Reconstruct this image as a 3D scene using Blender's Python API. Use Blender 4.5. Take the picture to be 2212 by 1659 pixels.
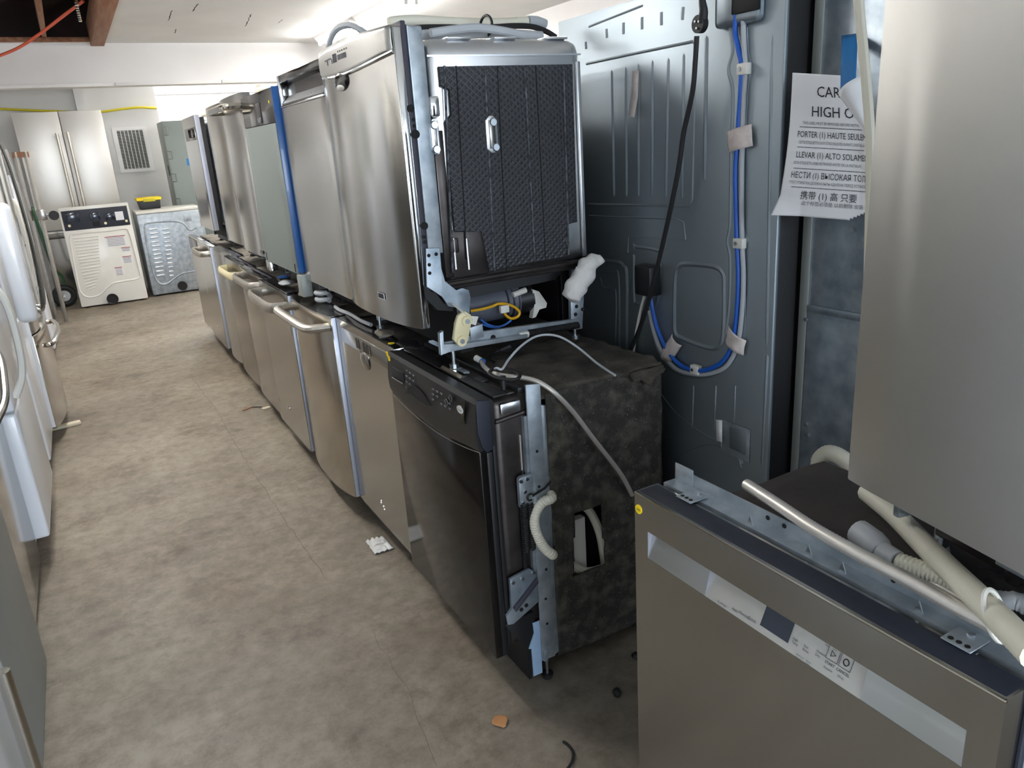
import bpy, bmesh, math, random
from mathutils import Vector, Matrix, noise
random.seed(7)
for o in list(bpy.data.objects): bpy.data.objects.remove(o)
SC = bpy.context.scene
COL = SC.collection
# ------------------------------------------------------------------ camera
FPX = 1642.0; CX, CY = 1106.0, 829.5
RW = Matrix(((0.86787114,-0.20536691,0.45235397),(-0.49259629,-0.23768488,0.83717071),(-0.06440946,-0.94938419,-0.30744282)))
CAM = Vector((0.0,0.0,1.47))
cd = bpy.data.cameras.new('camera'); cam = bpy.data.objects.new('camera', cd); COL.objects.link(cam)
cd.sensor_fit = 'HORIZONTAL'; cd.sensor_width = 36.0; cd.lens = FPX/2212.0*36.0; cd.clip_start = 0.02
rx = RW @ Vector((1,0,0)); up = RW @ Vector((0,-1,0)); bk = RW @ Vector((0,0,-1))
cam.matrix_world = Matrix(((rx.x,up.x,bk.x,CAM.x),(rx.y,up.y,bk.y,CAM.y),(rx.z,up.z,bk.z,CAM.z),(0,0,0,1)))
SC.camera = cam
# ------------------------------------------------------------------ light
SC.view_settings.view_transform = 'Standard'; SC.view_settings.look = 'None'
SC.view_settings.gamma = 1.0; SC.view_settings.use_curve_mapping = False
SC.view_settings.exposure = 0.5
wd = bpy.data.worlds.new('World'); SC.world = wd; wd.use_nodes = True
wb = wd.node_tree.nodes['Background']; wb.inputs[0].default_value = (0.78,0.88,1.0,1); wb.inputs[1].default_value = 11.0
# daylight falls in through the big open doorway behind the camera (portal guides the sampling)
pl = bpy.data.lights.new('doorway_daylight','AREA'); pl.shape='RECTANGLE'; pl.size=4.6; pl.size_y=2.4
pl.cycles.is_portal = True
po = bpy.data.objects.new('doorway_daylight', pl); COL.objects.link(po)
po.location = (1.5,-3.45,1.2); po.rotation_euler = (math.radians(90),0,0)
TUBE_POWER = 105.0
# ------------------------------------------------------------------ helpers
def at(px, py, ax, val):
    d = RW @ Vector((px-CX, py-CY, FPX)); t = (val-CAM[ax])/d[ax]; return CAM + d*t
def lin(c):
    c = c/255.0
    return c/12.92 if c <= .04045 else ((c+.055)/1.055)**2.4
def S(r,g,b): return (lin(r),lin(g),lin(b),1.0)
class B:
    def __init__(s): s.bm = bmesh.new()
    def verts(s, vs, fs):
        v = [s.bm.verts.new(p) for p in vs]
        for f in fs:
            try: s.bm.faces.new([v[i] for i in f])
            except ValueError: pass
        return s
    def box(s,x0,x1,y0,y1,z0,z1,bev=0.0,seg=2):
        v = [s.bm.verts.new((x,y,z)) for x in (x0,x1) for y in (y0,y1) for z in (z0,z1)]
        fs = [s.bm.faces.new([v[i] for i in f]) for f in ((0,1,3,2),(4,6,7,5),(0,4,5,1),(2,3,7,6),(0,2,6,4),(1,5,7,3))]
        if bev > 0:
            es = list({e for f in fs for e in f.edges})
            bmesh.ops.bevel(s.bm, geom=es, offset=bev, segments=seg, affect='EDGES', profile=.5)
        return s
    def prism(s, pts, ax, a, b, bev=0.0, seg=2):
        def P(p,t):
            return {'x':(t,p[0],p[1]),'y':(p[0],t,p[1]),'z':(p[0],p[1],t)}[ax]
        v0 = [s.bm.verts.new(P(p,a)) for p in pts]; v1 = [s.bm.verts.new(P(p,b)) for p in pts]
        n = len(pts); fs = [s.bm.faces.new(v0), s.bm.faces.new(v1[::-1])]
        for i in range(n): fs.append(s.bm.faces.new((v0[i],v1[i],v1[(i+1)%n],v0[(i+1)%n])))
        if bev > 0:
            es = list({e for f in fs[:2] for e in f.edges})
            bmesh.ops.bevel(s.bm, geom=es, offset=bev, segments=seg, affect='EDGES', profile=.5)
        return s
    def tube(s, pts, r, n=8, closed=False, flat=1.0):
        pts = [Vector(p) for p in pts]; m = len(pts); rs = r if isinstance(r,(list,tuple)) else [r]*m
        rings = []; T0 = (pts[1]-pts[0]).normalized()
        ref = Vector((0,0,1)) if abs(T0.z) < .9 else Vector((1,0,0))
        N = T0.cross(ref).normalized()
        for i in range(m):
            if closed: T = pts[(i+1)%m]-pts[i-1]
            else: T = pts[min(i+1,m-1)]-pts[max(i-1,0)]
            if T.length < 1e-9: T = T0
            T = T.normalized(); N = N - T*N.dot(T)
            if N.length < 1e-6: N = T.orthogonal()
            N = N.normalized(); Bn = T.cross(N)
            rings.append([s.bm.verts.new(pts[i] + N*(rs[i]*math.cos(2*math.pi*k/n)) + Bn*(rs[i]*flat*math.sin(2*math.pi*k/n))) for k in range(n)])
        for i in range(m if closed else m-1):
            a = rings[i]; b = rings[(i+1)%m]
            for k in range(n): s.bm.faces.new((a[k],a[(k+1)%n],b[(k+1)%n],b[k]))
        if not closed:
            s.bm.faces.new(rings[0][::-1]); s.bm.faces.new(rings[-1])
        return s
    def cyl(s,p0,p1,r,n=16,r2=None): return s.tube([p0,p1],[r,r if r2 is None else r2],n)
    def sph(s,c,r,sc=(1,1,1),u=14,v=8,fn=None):
        res = bmesh.ops.create_uvsphere(s.bm,u_segments=u,v_segments=v,radius=r)
        for w in res['verts']:
            p = Vector((w.co.x*sc[0],w.co.y*sc[1],w.co.z*sc[2]))
            if fn: p = fn(p)
            w.co = p + Vector(c)
        return s
    def sheet(s, fn, nu, nv, skip=None):
        g = [[s.bm.verts.new(fn(i/nu,j/nv)) for j in range(nv+1)] for i in range(nu+1)]
        for i in range(nu):
            for j in range(nv):
                if skip and skip(i/nu+.5/nu, j/nv+.5/nv): continue
                s.bm.faces.new((g[i][j],g[i+1][j],g[i+1][j+1],g[i][j+1]))
        for w in [w for w in s.bm.verts if not w.link_faces]: s.bm.verts.remove(w)
        return s
    def text(s, body, size, fn, align='LEFT', wide=1.0):
        c = bpy.data.curves.new('txt','FONT'); c.body = body; c.size = size; c.align_x = align; c.resolution_u = 2; c.fill_mode = 'FRONT'
        o = bpy.data.objects.new('txt',c); COL.objects.link(o)
        dg = bpy.context.evaluated_depsgraph_get(); m = bpy.data.meshes.new_from_object(o.evaluated_get(dg))
        vs = [fn(v.co.x*wide, v.co.y) for v in m.vertices]; s.verts(vs,[tuple(p.vertices) for p in m.polygons])
        bpy.data.objects.remove(o); bpy.data.curves.remove(c); bpy.data.meshes.remove(m)
        return s
    def o(s, name, mat, parent=None, world=True, smooth=True, norm=True, ang=35, solid=0.0, label=None, kind=None):
        if norm: bmesh.ops.recalc_face_normals(s.bm, faces=s.bm.faces[:])
        if parent is not None and world:
            s.bm.transform(MAT[parent.name].inverted())
        me = bpy.data.meshes.new(name); s.bm.to_mesh(me); s.bm.free()
        if smooth:
            me.polygons.foreach_set('use_smooth',[True]*len(me.polygons)); me.set_sharp_from_angle(angle=math.radians(ang))
        me.materials.append(mat if not isinstance(mat,str) else M[mat])
        ob = bpy.data.objects.new(name, me); COL.objects.link(ob)
        if parent is not None:
            ob.parent = parent; MAT[ob.name] = MAT[parent.name]
        if solid:
            md = ob.modifiers.new('thick','SOLIDIFY'); md.thickness = solid; md.offset = 0
        if label: ob['label'] = label
        if kind: ob['kind'] = kind
        return ob
MAT = {}
def thing(name, label, cat, loc=(0,0,0), rz=0.0, group=None):
    e = bpy.data.objects.new(name, None); COL.objects.link(e); e.empty_display_size = .1
    e.location = loc; e.rotation_euler = (0,0,rz); e['label'] = label; e['category'] = cat
    if group: e['group'] = group
    MAT[e.name] = Matrix.Translation(Vector(loc)) @ Matrix.Rotation(rz,4,'Z')
    return e
def tag(o, label, cat, group=None):
    o['label'] = label; o['category'] = cat
    if group: o['group'] = group
    MAT[o.name] = Matrix.Identity(4)
    return o
def struct(o):
    o['kind'] = 'structure'; MAT[o.name] = Matrix.Identity(4); return o
def cat(pts, k=6, closed=False):
    pts = [Vector(p) for p in pts]; n = len(pts); out = []
    rng = range(n if closed else n-1)
    for i in rng:
        p0 = pts[i-1] if (i > 0 or closed) else pts[0]*2-pts[1]
        p1 = pts[i]; p2 = pts[(i+1)%n]
        p3 = pts[(i+2)%n] if (i+2 < n or closed) else pts[-1]*2-pts[-2]
        for j in range(k):
            t = j/k
            out.append(.5*((2*p1)+(p2-p0)*t+(2*p0-5*p1+4*p2-p3)*t*t+(-p0+3*p1-3*p2+p3)*t**3))
    if not closed: out.append(pts[-1])
    return out
def resample(pts, step):
    out = [pts[0].copy()]; acc = 0.0
    for a,b in zip(pts,pts[1:]):
        L = (b-a).length; t = step-acc
        while t <= L:
            out.append(a.lerp(b,t/L)); t += step
        acc = (acc+L) % step
    return out
def hose(pts, r, pitch=.006, depth=.12, n=12):
    p = resample(cat(pts,10), pitch/2); return B().tube(p,[r*(1+depth*(.5 if i%2 else -.5)) for i in range(len(p))],n)
def helix(p0,p1,r,turns,wire,n=6,seg=10):
    p0=Vector(p0);p1=Vector(p1);d=(p1-p0).normalized();u=d.orthogonal().normalized();v=d.cross(u)
    N=int(turns*seg); return B().tube([p0.lerp(p1,i/N)+u*(r*math.cos(2*math.pi*i/seg))+v*(r*math.sin(2*math.pi*i/seg)) for i in range(N+1)],wire,n)
# ------------------------------------------------------------------ materials
M = {}
def mat(name, col, rough=.5, metal=0.0, bump=0.0, bscale=40.0, col2=None, cscale=6.0, cfac=(.35,.65), stretch=(1,1,1), coat=0.0, emit=None, spec=.5, rvar=0.0, trans=0.0, aniso=0.0, detail=6):  # aniso: grain runs level, so reflections smear upright
    m = bpy.data.materials.new(name); m.use_nodes = True; nt = m.node_tree; N = nt.nodes; L = nt.links
    p = N['Principled BSDF']; p.inputs['Base Color'].default_value = col; p.inputs['Roughness'].default_value = rough
    p.inputs['Metallic'].default_value = metal; p.inputs['Coat Weight'].default_value = coat; p.inputs['Specular IOR Level'].default_value = spec
    p.inputs['Transmission Weight'].default_value = trans
    if emit: p.inputs['Emission Color'].default_value = emit[0]; p.inputs['Emission Strength'].default_value = emit[1]
    tc = N.new('ShaderNodeTexCoord'); mp = N.new('ShaderNodeMapping'); mp.inputs['Scale'].default_value = stretch
    L.new(tc.outputs['Object'], mp.inputs['Vector'])
    def nz(scale,det=detail):
        n = N.new('ShaderNodeTexNoise'); n.inputs['Scale'].default_value = scale; n.inputs['Detail'].default_value = det
        L.new(mp.outputs['Vector'], n.inputs['Vector']); return n
    if col2:
        n = nz(cscale); r = N.new('ShaderNodeValToRGB'); r.color_ramp.elements[0].position = cfac[0]; r.color_ramp.elements[1].position = cfac[1]
        r.color_ramp.elements[0].color = col; r.color_ramp.elements[1].color = col2
        L.new(n.outputs['Fac'], r.inputs['Fac']); L.new(r.outputs['Color'], p.inputs['Base Color'])
    if rvar:
        n = nz(bscale*.3); r = N.new('ShaderNodeMapRange'); r.inputs['To Min'].default_value = rough-rvar; r.inputs['To Max'].default_value = rough+rvar
        L.new(n.outputs['Fac'], r.inputs['Value']); L.new(r.outputs['Result'], p.inputs['Roughness'])
    if bump:
        n = nz(bscale); b = N.new('ShaderNodeBump'); b.inputs['Strength'].default_value = bump; b.inputs['Distance'].default_value = .004
        L.new(n.outputs['Fac'], b.inputs['Height']); L.new(b.outputs['Normal'], p.inputs['Normal'])
    if aniso:
        p.inputs['Anisotropic'].default_value = aniso; p.inputs['Anisotropic Rotation'].default_value = .25
        tg = N.new('ShaderNodeTangent'); tg.direction_type = 'RADIAL'; tg.axis = 'Z'; L.new(tg.outputs[0], p.inputs['Tangent'])
    M[name] = m; return m
# brushed sheet metal: grain runs along one axis
mat('stainless', S(182,181,178), .19, 1.0, .02, 3, rvar=.03, aniso=.55)
mat('stainless_soft', S(192,191,187), .32, 1.0, .02, 3, rvar=.03, aniso=.5)
mat('stainless_warm', S(184,178,168), .19, 1.0, .02, 3, rvar=.03, aniso=.55)
mat('stainless_dark', S(150,147,142), .22, 1.0, .02, 3, rvar=.03, aniso=.5)
mat('stainless_far', S(214,211,205), .42, 1.0, .012, 3)
mat('console_grey', S(186,184,178), .42, .4)
mat('chrome', S(225,225,225), .1, 1.0)
mat('tub_steel', S(228,229,231), .3, 1.0, .10, 3, rvar=.06)
mat('galv', S(184,192,198), .42, .65, .12, 30, col2=S(150,160,168), cscale=22, rvar=.1)
mat('galv_panel', S(156,166,172), .47, .85, .04, 2.2, col2=S(150,161,168), cscale=2.5, rvar=.05)
mat('galv_spangle', S(176,186,194), .38, .65, .1, 30, col2=S(134,147,158), cscale=18, rvar=.12)
mat('grey_panel', S(150,154,150), .5, .35, .02, 200)
mat('green_grey', S(126,134,130), .45, .5, .03, 200)
mat('white_enamel', S(226,229,234), .28, 0, .05, 250, coat=.3)
mat('cream_enamel', S(226,224,216), .35, 0, .05, 200, coat=.2)
mat('white_plastic', S(226,224,216), .45, 0)
mat('cream_plastic', S(226,214,172), .4, 0)
mat('hose_white', S(222,218,200), .5, 0)
mat('hose_grey', S(178,182,186), .5, 0)
mat('black_gloss', S(20,18,17), .12, 0, .01, 30, spec=.35)
mat('black_plastic', S(24,24,26), .45, 0, .06, 300)
mat('navy_plastic', S(28,33,46), .62, 0, .08, 200, rvar=.08)
mat('black_matte', S(14,14,15), .8)
mat('rubber', S(20,20,22), .6, 0, .08, 200)
mat('felt', S(50,48,44), .95, 0, .9, 60, col2=S(92,88,79), cscale=26, cfac=(.45,.75))
mat('felt_top', S(84,78,69), .95, 0, .9, 50, col2=S(40,37,33), cscale=12, cfac=(.4,.7))
mat('blanket', S(52,47,44), .92, 0, .5, 60, col2=S(38,35,34), cscale=6)
mat('dusty_grey', S(120,114,104), .95, 0, .8, 40, col2=S(78,73,66), cscale=14, cfac=(.4,.65))
mat('dirty_dark', S(52,50,48), .8, 0, .6, 40, col2=S(84,80,74), cscale=14, cfac=(.45,.7))
mat('tub_dark', S(92,86,84), .35, .75, .3, 12, col2=S(60,55,54), cscale=9, rvar=.1)
mat('bitumen', S(60,61,65), .5, 0, .15, 60)
mat('scuff', S(104,108,116), .7, 0, .4, 90, col2=S(52,54,58), cscale=60, cfac=(.4,.6))
mat('motor_grey', S(92,96,106), .5, 0, .05, 60)
mat('blue_film', S(16,92,168), .3, 0, coat=.3)
mat('blue_tape', S(22,108,170), .6, 0, .1, 200)
mat('blue_tube', S(28,92,190), .35, 0)
mat('blue_wire', S(60,110,190), .4, 0)
mat('blue_grey_board', S(150,176,204), .6, 0)
mat('yellow_wire', S(226,172,34), .4, 0)
mat('yellow_sticker', S(246,214,24), .5, 0)
mat('yellow_hose', S(196,182,40), .5, 0)
mat('red_cable', S(196,84,58), .5, 0)
mat('green_paint', S(26,72,44), .4, 0)
mat('paper', S(232,232,234), .75, 0, .04, 100)
mat('ink', S(24,24,30), .7)
mat('ink_grey', S(92,92,96), .7)
mat('ink_white', S(208,208,205), .6)
mat('red_ink', S(150,60,52), .7)
mat('masking_tape', S(224,214,208), .6, 0, .3, 40, col2=S(200,188,184), cscale=30)
mat('wool', S(228,226,222), .95, 0, 1.0, 70, detail=10)
mat('daylight_sheen', S(176,180,192), .42, .6)  # reflected daylight put into the colour of steel door sides and pocket cheeks
mat('handle_steel', S(196,190,180), .4, 1.0)
mat('wood', S(142,104,78), .7, 0, .3, 12, col2=S(120,76,50), cscale=4, stretch=(6,.5,6))
mat('wood_dark', S(44,24,18), .8, 0, .3, 12, col2=S(28,16,13), cscale=3)
mat('wood_pale', S(206,196,172), .7, 0, .2, 30)
mat('wall_paint', S(220,219,218), .75, 0, .15, 8, col2=S(213,211,209), cscale=1.5)
mat('wall_grey', S(206,205,203), .75, 0, .15, 8)
mat('ceiling_paint', S(224,225,225), .8, 0, .3, 3, col2=S(214,215,214), cscale=1.2)
mat('crack', S(40,36,32), .9)
mat('floor_crack', S(88,80,72), .95)
mat('steel_screw', S(190,196,200), .3, 1.0)
mat('braid', S(222,216,208), .38, .7)
mat('gasket', S(56,54,66), .6)
mat('asphalt', S(120,118,114), .9, 0, .4, 40)
mat('display', S(30,36,50), .12, 0, coat=.5)
mat('tissue', S(226,224,220), .8)
mat('leaf', S(176,124,78), .7)
mat('tube_light', (1,1,1,1), .4, emit=((1.0,.975,.94,1),TUBE_POWER))
mat('tube_light_bright', (1,1,1,1), .4, emit=((1.0,.98,.96,1),TUBE_POWER*2.2))
mat('fixture', S(230,230,228), .5)
# dark diamond-quilted sound pad
def quilt():
    m = M['bitumen']; nt = m.node_tree; N = nt.nodes; L = nt.links; p = N['Principled BSDF']
    tc = [n for n in N if n.type=='TEX_COORD'][0]; prev=None
    for a in (50,-50):
        mp = N.new('ShaderNodeMapping'); mp.inputs['Rotation'].default_value = (0,math.radians(a),0)
        w = N.new('ShaderNodeTexWave'); w.wave_type='BANDS'; w.bands_direction='X'; w.inputs['Scale'].default_value = 24; w.inputs['Distortion'].default_value=.6; w.inputs['Detail'].default_value=1
        L.new(tc.outputs['Object'], mp.inputs['Vector']); L.new(mp.outputs['Vector'], w.inputs['Vector'])
        if prev is None: prev = w
        else:
            mx = N.new('ShaderNodeMath'); mx.operation='MINIMUM'; L.new(prev.outputs['Fac'],mx.inputs[0]); L.new(w.outputs['Fac'],mx.inputs[1])
    b = N.new('ShaderNodeBump'); b.inputs['Strength'].default_value=.8; b.inputs['Distance'].default_value=.004
    L.new(mx.outputs[0], b.inputs['Height']); L.new(b.outputs['Normal'], p.inputs['Normal'])
quilt()
# felt: pale fibre flecks
def flecks(name, dens):
    m = M[name]; nt = m.node_tree; N = nt.nodes; L = nt.links; p = N['Principled BSDF']
    old = p.inputs['Base Color'].links[0].from_socket
    tc = [n for n in N if n.type=='TEX_COORD'][0]
    v = N.new('ShaderNodeTexNoise'); v.inputs['Scale'].default_value = 210; v.inputs['Detail'].default_value = 3; L.new(tc.outputs['Object'],v.inputs['Vector'])
    r = N.new('ShaderNodeValToRGB'); r.color_ramp.elements[0].position = dens; r.color_ramp.elements[1].position = dens+.05
    L.new(v.outputs['Fac'], r.inputs['Fac'])
    mx = N.new('ShaderNodeMix'); mx.data_type='RGBA'; L.new(r.outputs['Color'], mx.inputs['Factor'])
    L.new(old, mx.inputs[6]); mx.inputs[7].default_value = S(140,136,128); L.new(mx.outputs[2], p.inputs['Base Color'])
flecks('felt', .665); flecks('felt_top', .68)
# worn concrete slab
def concrete():
    m = bpy.data.materials.new('concrete'); m.use_nodes=True; nt=m.node_tree; N=nt.nodes; L=nt.links; p=N['Principled BSDF']
    tc=N.new('ShaderNodeTexCoord')
    def nz(sc,det=8,rough=.6,dist=0.0):
        n=N.new('ShaderNodeTexNoise'); n.inputs['Scale'].default_value=sc; n.inputs['Detail'].default_value=det; n.inputs['Roughness'].default_value=rough; n.inputs['Distortion'].default_value=dist
        L.new(tc.outputs['Object'],n.inputs['Vector']); return n
    def ramp(n,a,ca,b,cb):
        r=N.new('ShaderNodeValToRGB'); r.color_ramp.elements[0].position=a; r.color_ramp.elements[0].color=ca; r.color_ramp.elements[1].position=b; r.color_ramp.elements[1].color=cb
        L.new(n.outputs['Fac'],r.inputs['Fac']); return r
    base=ramp(nz(1.1,9,.65,.4),.3,S(118,109,96),.7,S(156,146,131))
    spots=ramp(nz(2.6,9,.75,.25),.52,(1,1,1,1),.70,S(172,158,142))
    fine=ramp(nz(16,8,.75),.34,S(206,200,192),.6,(1,1,1,1))
    stain=ramp(nz(.5,7,.65,.3),.48,(1,1,1,1),.66,S(206,196,184))
    cur=base.outputs['Color']
    for r in (spots,fine,stain):
        mx=N.new('ShaderNodeMix'); mx.data_type='RGBA'; mx.blend_type='MULTIPLY'; mx.inputs['Factor'].default_value=1
        L.new(cur,mx.inputs[6]); L.new(r.outputs['Color'],mx.inputs[7]); cur=mx.outputs[2]
    L.new(cur,p.inputs['Base Color'])
    rr=N.new('ShaderNodeMapRange'); rr.inputs['To Min'].default_value=.38; rr.inputs['To Max'].default_value=.75; L.new(nz(3,6).outputs['Fac'],rr.inputs['Value']); L.new(rr.outputs['Result'],p.inputs['Roughness'])
    b=N.new('ShaderNodeBump'); b.inputs['Strength'].default_value=.15; b.inputs['Distance'].default_value=.004; L.new(nz(30,6).outputs['Fac'],b.inputs['Height']); L.new(b.outputs['Normal'],p.inputs['Normal'])
    M['concrete']=m
concrete()
# ================================================================== the room
XL, XR, YF, YB = -1.3, 4.6, -3.5, 12.6
CEIL = 2.7
floor = struct(B().box(XL,XR,YF,YB,-.12,0).o('floor','concrete',smooth=False))
def crack(pts, w, parent, matn, zz, name='crack'):
    P = cat(pts,8); b = B(); vs=[]; fs=[]
    for i,p in enumerate(P):
        T = (P[min(i+1,len(P)-1)]-P[max(i-1,0)]).normalized(); n = Vector((-T.y,T.x,0))
        ww = w*(.5+.8*abs(noise.noise(p*9)))*(.35 if i in (0,len(P)-1) else 1)
        j = n*(.012*noise.noise(p*14))
        vs += [p+j+n*ww, p+j-n*ww]
    for i in range(len(P)-1): fs.append((2*i,2*i+1,2*i+3,2*i+2))
    for v in vs: v.z = zz
    return b.verts(vs,fs).o(name,matn,parent,smooth=False,norm=False)
def fl(*px): return [at(x,y,2,0) for x,y in px]
crack(fl((415,815),(440,850),(470,890),(500,945),(540,1010),(580,1070),(640,1160),(708,1255)),.0012,floor,'floor_crack',.0008)
crack(fl((800,1360),(850,1440),(890,1520),(920,1600),(945,1655)),.0008,floor,'floor_crack',.0008)
crack(fl((110,985),(200,980),(290,970)),.0008,floor,'floor_crack',.0008)
crack(fl((250,1520),(330,1490),(420,1500),(520,1475)),.0006,floor,'floor_crack',.0008)
# ceiling with a torn-open bay over the far left
HX, HY0, HY1 = .60, 6.7, 9.66
cb = B(); cb.box(HX,XR,YF,YB,CEIL,CEIL+.03); cb.box(XL,HX,YF,HY0,CEIL,CEIL+.03); cb.box(XL,HX,HY1,YB,CEIL,CEIL+.03)
ceil = struct(cb.o('ceiling','ceiling_paint',smooth=False))
B().box(.50,HX+.03,HY0,HY1+.06,CEIL-.03,CEIL+.2,.004).o('joist','wood',ceil)
B().box(.07,.115,HY0,HY1,CEIL+.04,CEIL+.24,.004).o('joist','wood',ceil)
B().box(-.38,-.335,HY0,HY1,CEIL+.04,CEIL+.24,.004).o('joist','wood',ceil)
B().box(XL,.5,HY1-.05,HY1,CEIL+.0,CEIL+.045,.004).o('ledger','wood',ceil)
B().box(XL-.2,1.2,HY0-.3,HY1+.3,CEIL+.9,CEIL+.95).o('roof_deck','wood_dark',ceil)
sb = B(); sb.box(XL-.2,XL-.1,HY0-.3,HY1+.3,CEIL+.03,CEIL+.9); sb.box(.8,.9,HY0-.3,HY1+.3,CEIL+.03,CEIL+.9)
sb.box(XL-.2,1.,HY0-.3,HY0-.2,CEIL+.03,CEIL+.9); sb.box(XL-.2,1.,HY1+.1,HY1+.2,CEIL+.03,CEIL+.9)
sb.o('attic_light_block','wood_dark',ceil,smooth=False)  # boards added round the bay to block stray light
for a,b_ in (((543,30),(530,57)),((427,8),(416,25)),((371,22),(364,45)),((381,63),(376,72)),((600,50),(612,42))):
    crack([at(a[0],a[1],2,CEIL-.001),at((a[0]+b_[0])/2,(a[1]+b_[1])/2,2,CEIL-.001),at(b_[0],b_[1],2,CEIL-.001)],.006,ceil,'crack',CEIL-.001)
# walls
def W(name,*a,m='wall_paint'): return struct(B().box(*a).o(name,m,smooth=False))
W('wall_left',XL-.1,XL,YF,YB,0,CEIL+.0)
W('wall_right',XR,XR+.1,YF,YB,0,CEIL)
fb = B(); fb.box(XL,-.8,YF-.1,YF,0,CEIL); fb.box(3.8,XR,YF-.1,YF,0,CEIL); fb.box(-.8,3.8,YF-.1,YF,2.4,CEIL)
struct(fb.o('wall_front','wall_paint',smooth=False))
struct(B().box(-8,12,-14,YF-.1,-.14,-.02).o('driveway','asphalt',smooth=False))
BW = 10.95
W('wall_back',XL,1.16,BW,BW+.1,0,CEIL,m='wall_grey')
W('wall_return',1.06,1.16,BW+.1,YB,0,CEIL)
W('wall_far',1.16,XR,YB,YB+.1,0,CEIL)
W('wall_header',XL,XR,9.72,9.9,2.275,CEIL)
struct(B().box(XL,.62,9.705,9.72,2.275,2.31,.003).o('trim_1','wall_paint'))
struct(B().box(.66,1.75,9.70,9.72,2.275,2.31,.003).o('trim_2','wall_paint'))
struct(B().box(1.76,XR,9.70,9.72,2.275,2.31,.003).o('trim_3','wall_paint'))
struct(B().box(.27,.36,BW-.09,BW,0,CEIL).o('trim_4','wall_paint',smooth=False))
struct(B().box(1.16,XR,YB-.06,YB,2.38,2.42).o('trim_5','fixture',smooth=False))
# fluorescent fixtures: pan, tubes, end caps
def fluo(label,x,y0,y1,z=CEIL,m='tube_light'):
    t = thing('fluorescent_light',label,'ceiling light',(x,y0,z),0)
    B().prism([(x-.11,z),(x-.07,z-.05),(x+.07,z-.05),(x+.11,z)],'y',y0,y1).o('pan','fixture',t)
    for s in (-1,1):
        B().cyl((x+s*.045,y0+.03,z-.075),(x+s*.045,y1-.03,z-.075),.014,10).o('tube',m,t)
        for yy in (y0+.02,y1-.02): B().box(x+s*.045-.015,x+s*.045+.015,yy-.012,yy+.012,z-.095,z-.045,.003).o('lamp_holder','white_plastic',t)
    return t
fluo('fluorescent ceiling light by the white header beam',2.85,8.0,9.25)
fluo('fluorescent ceiling light second from the white header beam',2.85,6.6,7.85)
fluo('fluorescent ceiling light third from the white header beam',2.85,3.6,4.85)
fluo('fluorescent ceiling light over the aisle by the bow-handled dishwashers',-.15,3.2,4.45)
fluo('fluorescent ceiling light just before the open ceiling bay',.15,5.3,6.55)
fluo('fluorescent ceiling light behind the header beam by the metal cabinet',1.9,10.6,11.85,m='tube_light_bright')
fluo('added unseen fluorescent light in the far corner behind the header beam',3.2,10.6,11.85,m='tube_light_bright')  # extra unseen lamp, added to burn out the far white wall
# ================================================================== dishwashers
def doorprof(w,bulge,th,n=14):
    P=[]
    for i in range(n+1):
        t=i/n; P.append((-bulge*(1-abs(2*t-1)**2.6), w*t))
    P += [(th,w),(th,0)]
    return P
def handle(e,y0,y1,z,out,r,m='stainless',flat=1.0,x=0.0,drop=0.0):
    pts=[(x+.01,y0,z),(x-out*.55,y0+.012,z),(x-out*.95,y0+.05,z-drop*.6),(x-out,(y0+y1)/2,z-drop),(x-out*.95,y1-.05,z-drop*.6),(x-out*.55,y1-.012,z),(x+.01,y1,z)]
    return B().tube(cat(pts,6),r,10,flat=flat).o('handle',m,e,world=False)
def feet(e,w,x0=.12,x1=.55,z1=.06,bot=0.0):
    for x in (x0,x1):
        for y in (.05,w-.05):
            f=B().cyl((x,y,bot+.012),(x,y,z1),.006,8).o('foot','steel_screw',e,world=False)
            B().cyl((x,y,bot),(x,y,bot+.014),.018,12,.014).o('foot_pad','rubber',f,world=False)
def body(e,w,tub='tub_dark',frame='galv',kick='black_plastic',zk=.02,depth=.585):
    B().box(.085,depth,.012,w-.012,.135,.842,.03,3).o('tub',tub,e,world=False)
    for y in (.004,w-.016):
        B().box(.08,.125,y,y+.012,.05,.83,.003).o('side_frame',frame,e,world=False)
        B().box(.08,depth-.02,y,y+.012,.045,.085,.003).o('base_rail',frame,e,world=False)
    B().box(.09,depth-.03,.02,w-.02,.06,.135).o('sump_tray','black_matte',e,world=False)
    if kick: B().box(.105,.118,.006,w-.006,zk,.118,.003).o('kick_plate',kick,e,world=False)
def topcover(e,w,m='dusty_grey',x0=.09,x1=.58,z=.851,amp=.012,seed=0,hump=0.0):
    def fn(u,v):
        p=Vector((x0+(x1-x0)*u, .015+(w-.03)*v, z)); p.z += amp*noise.noise(Vector((p.x*14,p.y*14,seed)))+hump*math.sin(math.pi*u)*math.sin(math.pi*v); return p
    return B().sheet(fn,14,16).o('top_cover',m,e,world=False,solid=.008)
def dw(label,X,y,z,w=.596,bulge=0.0,m='stainless',edge='gasket',dz=(.12,.872),th=.035,tub='tub_dark',top='dusty_grey',seed=0,name='dishwasher',group=None,kick='black_plastic',bot=0.0,rz=0.0,liner=True,depth=.585,hump=0.0,dedge=None):
    e=thing(name,label,'dishwasher',(X,y,z),rz,group)
    B().prism(doorprof(w,bulge,th),'z',dz[0],dz[1],.0035,2).o('door',m,e,world=False,ang=25)
    if liner: B().box(th,th+.03,.008,w-.008,dz[0]+.01,dz[1]-.012,.004).o('door_liner',edge,e,world=False)
    if dedge: B().box(.003,th-.001,-.0014,.0005,dz[0]+.004,dz[1]-.003,.0004).o('door_edge',dedge,e,world=False)  # strip painted as daylight caught on the bare door side
    body(e,w,tub,kick=kick,depth=depth); feet(e,w,bot=bot)
    if top: topcover(e,w,top,seed=seed,hump=hump,x1=depth-.005)
    return e
def ywid(w,t): return w*t
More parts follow.
